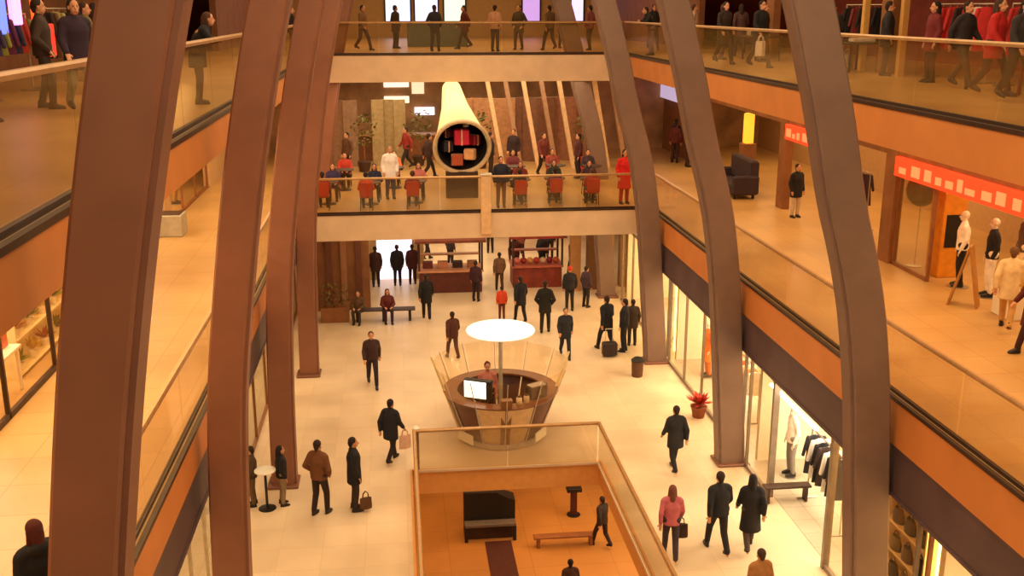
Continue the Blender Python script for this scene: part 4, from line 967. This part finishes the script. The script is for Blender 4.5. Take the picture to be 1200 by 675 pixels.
# brown back wall, its leaning reflections shaped as pale fins; white panels
for i in range(8):
    x = 4.3+i*.72
    o = obj('slanted_fin', MB().add([(x-.08,0,0),(x+.08,0,0),(x-.62,0,3.85),(x-.78,0,3.85),(x-.08,.25,0),(x+.08,.25,0),(x-.62,.25,3.85),(x-.78,.25,3.85)], [(0,1,2,3),(7,6,5,4),(0,4,5,1),(1,5,6,2),(2,6,7,3),(3,7,4,0)]),
        mat('fin_pale' if i % 2 == 0 else 'fin_mid', 'e8c498' if i % 2 == 0 else 'b08868', .5), None, (0,41.2,Z1)); o['kind'] = 'structure'; o.name = 'trim_%d' % (40+i)
for i, (x0, x1, z0, z1, hx, s) in enumerate(((-.5,.62,7.6,7.95,'fff4dc',.9),(-.5,.62,6.9,7.2,'fff0d0',.9),(.75,1.3,7.3,7.9,'ffe8c0',.7),(-.7,.0,6.2,6.75,'d8d0ff',1.0),(.85,1.75,6.35,6.7,'f4ecff',1.0),(3.3,3.7,6.4,6.9,'e8f4e0',.8))):
    o = obj('lightbox', MB().bbox(x0,x1,-.04,.05,z0,z1), emit('panel_%d' % i, hx, s), None, (0,46.95,0)); tag(o, '%s lightbox on the back wall of the middle bridge cafe' % ('upper long white','lower long white','small cream square','lilac left','pale right','greenish white right')[i], 'sign')
t = thing('serving_bar', 'brown serving bar along the back of the middle bridge cafe', 'bar', (.6,44.5,Z1))
obj('counter', MB().bbox(-2.6,2.4,-.35,.35,0,1.05), WOOD, t); obj('counter_top', MB().bbox(-2.7,2.5,-.42,.42,1.05,1.11), mat('bar_top','b08050',.3), t)
for i, (x, y, hx, cn) in enumerate(((-1.9,40.0,'5a3a24','brown'),(1.2,39.2,'3a2018','dark brown'),(3.6,39.4,'2a1c18','black'),(5.6,39.0,'6a2a20','rust red'),(6.9,38.6,'4a1c1c','dark red'),(.4,41.6,'8a2c20','brick'),(4.6,40.3,'301c20','purple black'))):
    person('standing cafe visitor in %s behind seated rows' % cn, x, y, Z1, random.uniform(-3,3), 1.7, ('stand','walk')[i % 2], 'jacket', hx, '2a1c1a', '2a1a12', group='standing visitors behind the cafe tables')
for i, (x, w_, hx, cn) in enumerate(((-2.4,.6,'8a6a50','brown'),(-.3,.5,'a08a60','olive tan'),(3.6,1.0,'b08058','tan'),(5.6,.8,'7a5038','dark brown'),(7.2,.9,'9a6448','reddish brown'))):
    t = thing('folding_screen', '%s folding screen at the back of the middle bridge cafe, %s' % (cn, nth[i]), 'screen', (x, 42.6+.2*i, Z1))
    for k in range(3): obj('leaf_panel', MB().bbox(-w_/2,w_/2,-.03,.03,0,2.7).xf(Matrix.Translation(((k-1)*w_*.9,.12*(k % 2),0)) @ Matrix.Rotation((-1)**k*.25,4,'Z')), mat('screen_'+hx, hx, .6, 0, .2), t)
for i, (x, y) in enumerate(((-1.3,41.2),(.9,42.6),(3.4,41.6),(7.3,40.2))):
    t = thing('potted_tree', 'olive leafy potted tree in the middle bridge cafe, %s' % nth[i], 'plant', (x, y, Z1))
    obj('pot', MB().lathe([(.2,0),(.28,.4),(.25,.42)], 16), DKBROWN, t, smooth=True); tk = obj('trunk', MB().tube((0,0,.4),(.04,0,1.3),.03,.02), WOOD, t)
    mb = MB()
    for q_ in range(110):
        a = random.uniform(0,2*PI); e = random.uniform(-1.2,1.5); r = random.uniform(.25,.6); p = Vector((.04+r*math.cos(a)*math.cos(e), r*math.sin(a)*math.cos(e), 1.6+r*1.2*math.sin(e))); d = Vector((random.uniform(-1,1),random.uniform(-1,1),random.uniform(-.4,1))).normalized()*.2; s_ = d.cross(Vector((.3,.2,1))).normalized()*.06
        mb.add([p, p+d*.5+s_, p+d, p+d*.5-s_], [(0,1,2,3)])
    obj('foliage', mb, mat('tree_leaves','6a6a30',.7,0,.3), tk)
# top far bridge: windows and people
for i, (x0, x1, hx, s) in enumerate(((-.4,1.0,'c8d8ff',1.3),(1.3,2.6,'d8d8ff',1.2),(3.0,4.2,'d8ecd8',1.0),(7.6,8.6,'c8a0e8',.8),(10.5,11.2,'e0c8ff',1.2))):
    w = struct('window_%d' % (30+i), MB().box(x0,x1,61.9,61.98,10.3,13.4), emit('far_window_%d' % i, hx, s))
    obj('window_frame', MB().box(x0-.08,x0,61.85,62,10.2,13.5).box(x1,x1+.08,61.85,62,10.2,13.5).box(x0,x1,61.85,62,10.2,10.3), BLACK, w)
top_people = [(-1.2,42,'7a5a38','tan'),(.1,44,'3a2c24','brown'),(1.6,41,'2a2830','charcoal'),(2.9,43,'5a2018','dark red'),(3.9,40.5,'c0906a','beige'),(5.0,42,'4a3c20','olive'),(6.1,41,'6a5030','khaki'),(7.0,43.5,'7a3840','rose'),(7.7,41,'8a4a4a','pinkish')]
for i, (x, y, hx, cn) in enumerate(top_people):
    person('visitor in %s on the far top bridge behind its glass' % cn, x, y, Z2, random.uniform(-3,3), 1.72, ('walk','stand','pocket')[i % 3], ('jacket','half')[i % 2], hx, '3a2c24', '2a1a12', group='visitors on the far top bridge')
t = thing('info_counter', 'grey teal counter on the far top bridge behind the glass', 'counter', (2.0,46,Z2))
obj('body', MB().bbox(-1.4,1.2,-.4,.4,0,1.0), mat('teal_grey','5a6458',.5), t); obj('counter_top', MB().bbox(-1.5,1.3,-.5,.5,1.0,1.06), mat('pale_blue_grey','a8a8a8',.4), t)

# ------------------------------------------------------------------ lights
WARM = (1, .63, .27); WARM2 = (1, .76, .46); NEUT = (1, .82, .58)
area('atrium_light', (2.6, 14, 15.4), 8, 14, 1120, WARM2)
area('atrium_light', (2.6, 28, 15.4), 8, 12, 1100, WARM2)
area('atrium_light', (2.6, 48, 15.4), 12, 16, 900, WARM)
# soffit lights under the galleries (ground floor edges and middle gallery)
for (x, z, p, sx) in ((-5.0, Z2-.64, 430, 2.2), (10.4, Z2-.64, 380, 2.4)):
    area('gallery_light', (x, 15, z), sx, 20, p, WARM); area('gallery_light', (x, 34, z), sx, 14, p*.6, WARM)
for (x, p) in ((-4.8, 280), (10.6, 300)):
    area('top_gallery_light', (x, 22, 13.1), 2.4, 34, p, WARM)
area('bridge_light', (2.5, 40, Z2-1.02), 9, 8, 450, WARM2)
area('near_light', (2.6, -1, 14.8), 8, 4, 900, WARM2, (math.radians(50),0,0))  # added fill from behind the camera, brightens the near column fronts
area('far_ground_light', (2.5, 37, Z1-.9), 9, 8, 250, WARM2); area('far_ground_light', (3, 45, Z1-.9), 10, 7, 330, WARM2)
area('lower_light', (3, 28, -.65), 8, 6, 230, (1,.55,.22)); area('lower_light', (9, 26, -.65), 5, 8, 420, WARM2); area('lower_light', (-3, 22, -.65), 5, 10, 80, (1,.6,.26))
for y, p in ((10, 300), (15.8, 160), (19.2, 300), (27, 340), (34.5, 260)): area('shop_light', (10.3, y, 3.25), 2.6, 4 if y != 15.8 else 1, p, NEUT if 17 < y < 30 else WARM2)
for y, p in ((12, 160), (19, 120), (30, 160)): area('left_shop_light', (-5.6, y, 3.25), 2, 5, p, WARM2)
for y, p in ((19, 260), (30, 200), (39, 140)): area('upper_shop_light', (15, y, Z2-.68), 3, 7, p, WARM)
area('window_display_light', (-6.6, 18.6, Z1+3.0), .5, 8, 110, NEUT)  # extra fill added over the shelving to brighten the left window
for y, p in ((19, 420), (30, 340)): area('upper_left_shop_light', (-8.8, y, Z2-.68), 2.5, 7, p, NEUT)

w = bpy.data.worlds.new('mall_air'); SC.world = w; w.use_nodes = True
bg = w.node_tree.nodes['Background']; bg.inputs['Color'].default_value = (1, .6, .32, 1); bg.inputs['Strength'].default_value = .07

# ------------------------------------------------------------------ camera
cam = bpy.data.cameras.new('camera'); co = bpy.data.objects.new('camera', cam); C.objects.link(co)
cam.sensor_width = 36; cam.lens = 36; cam.clip_end = 200; cam.clip_start = .1
co.location = (0, 0, 11); co.rotation_euler = (math.radians(90-15.265), 0, math.radians(-6.42))
SC.camera = co
SC.view_settings.view_transform = 'Standard'; SC.view_settings.look = 'None'
SC.view_settings.exposure = .28
SC.cycles.use_denoising = True
SC.cycles.max_bounces = 6; SC.cycles.transparent_max_bounces = 16
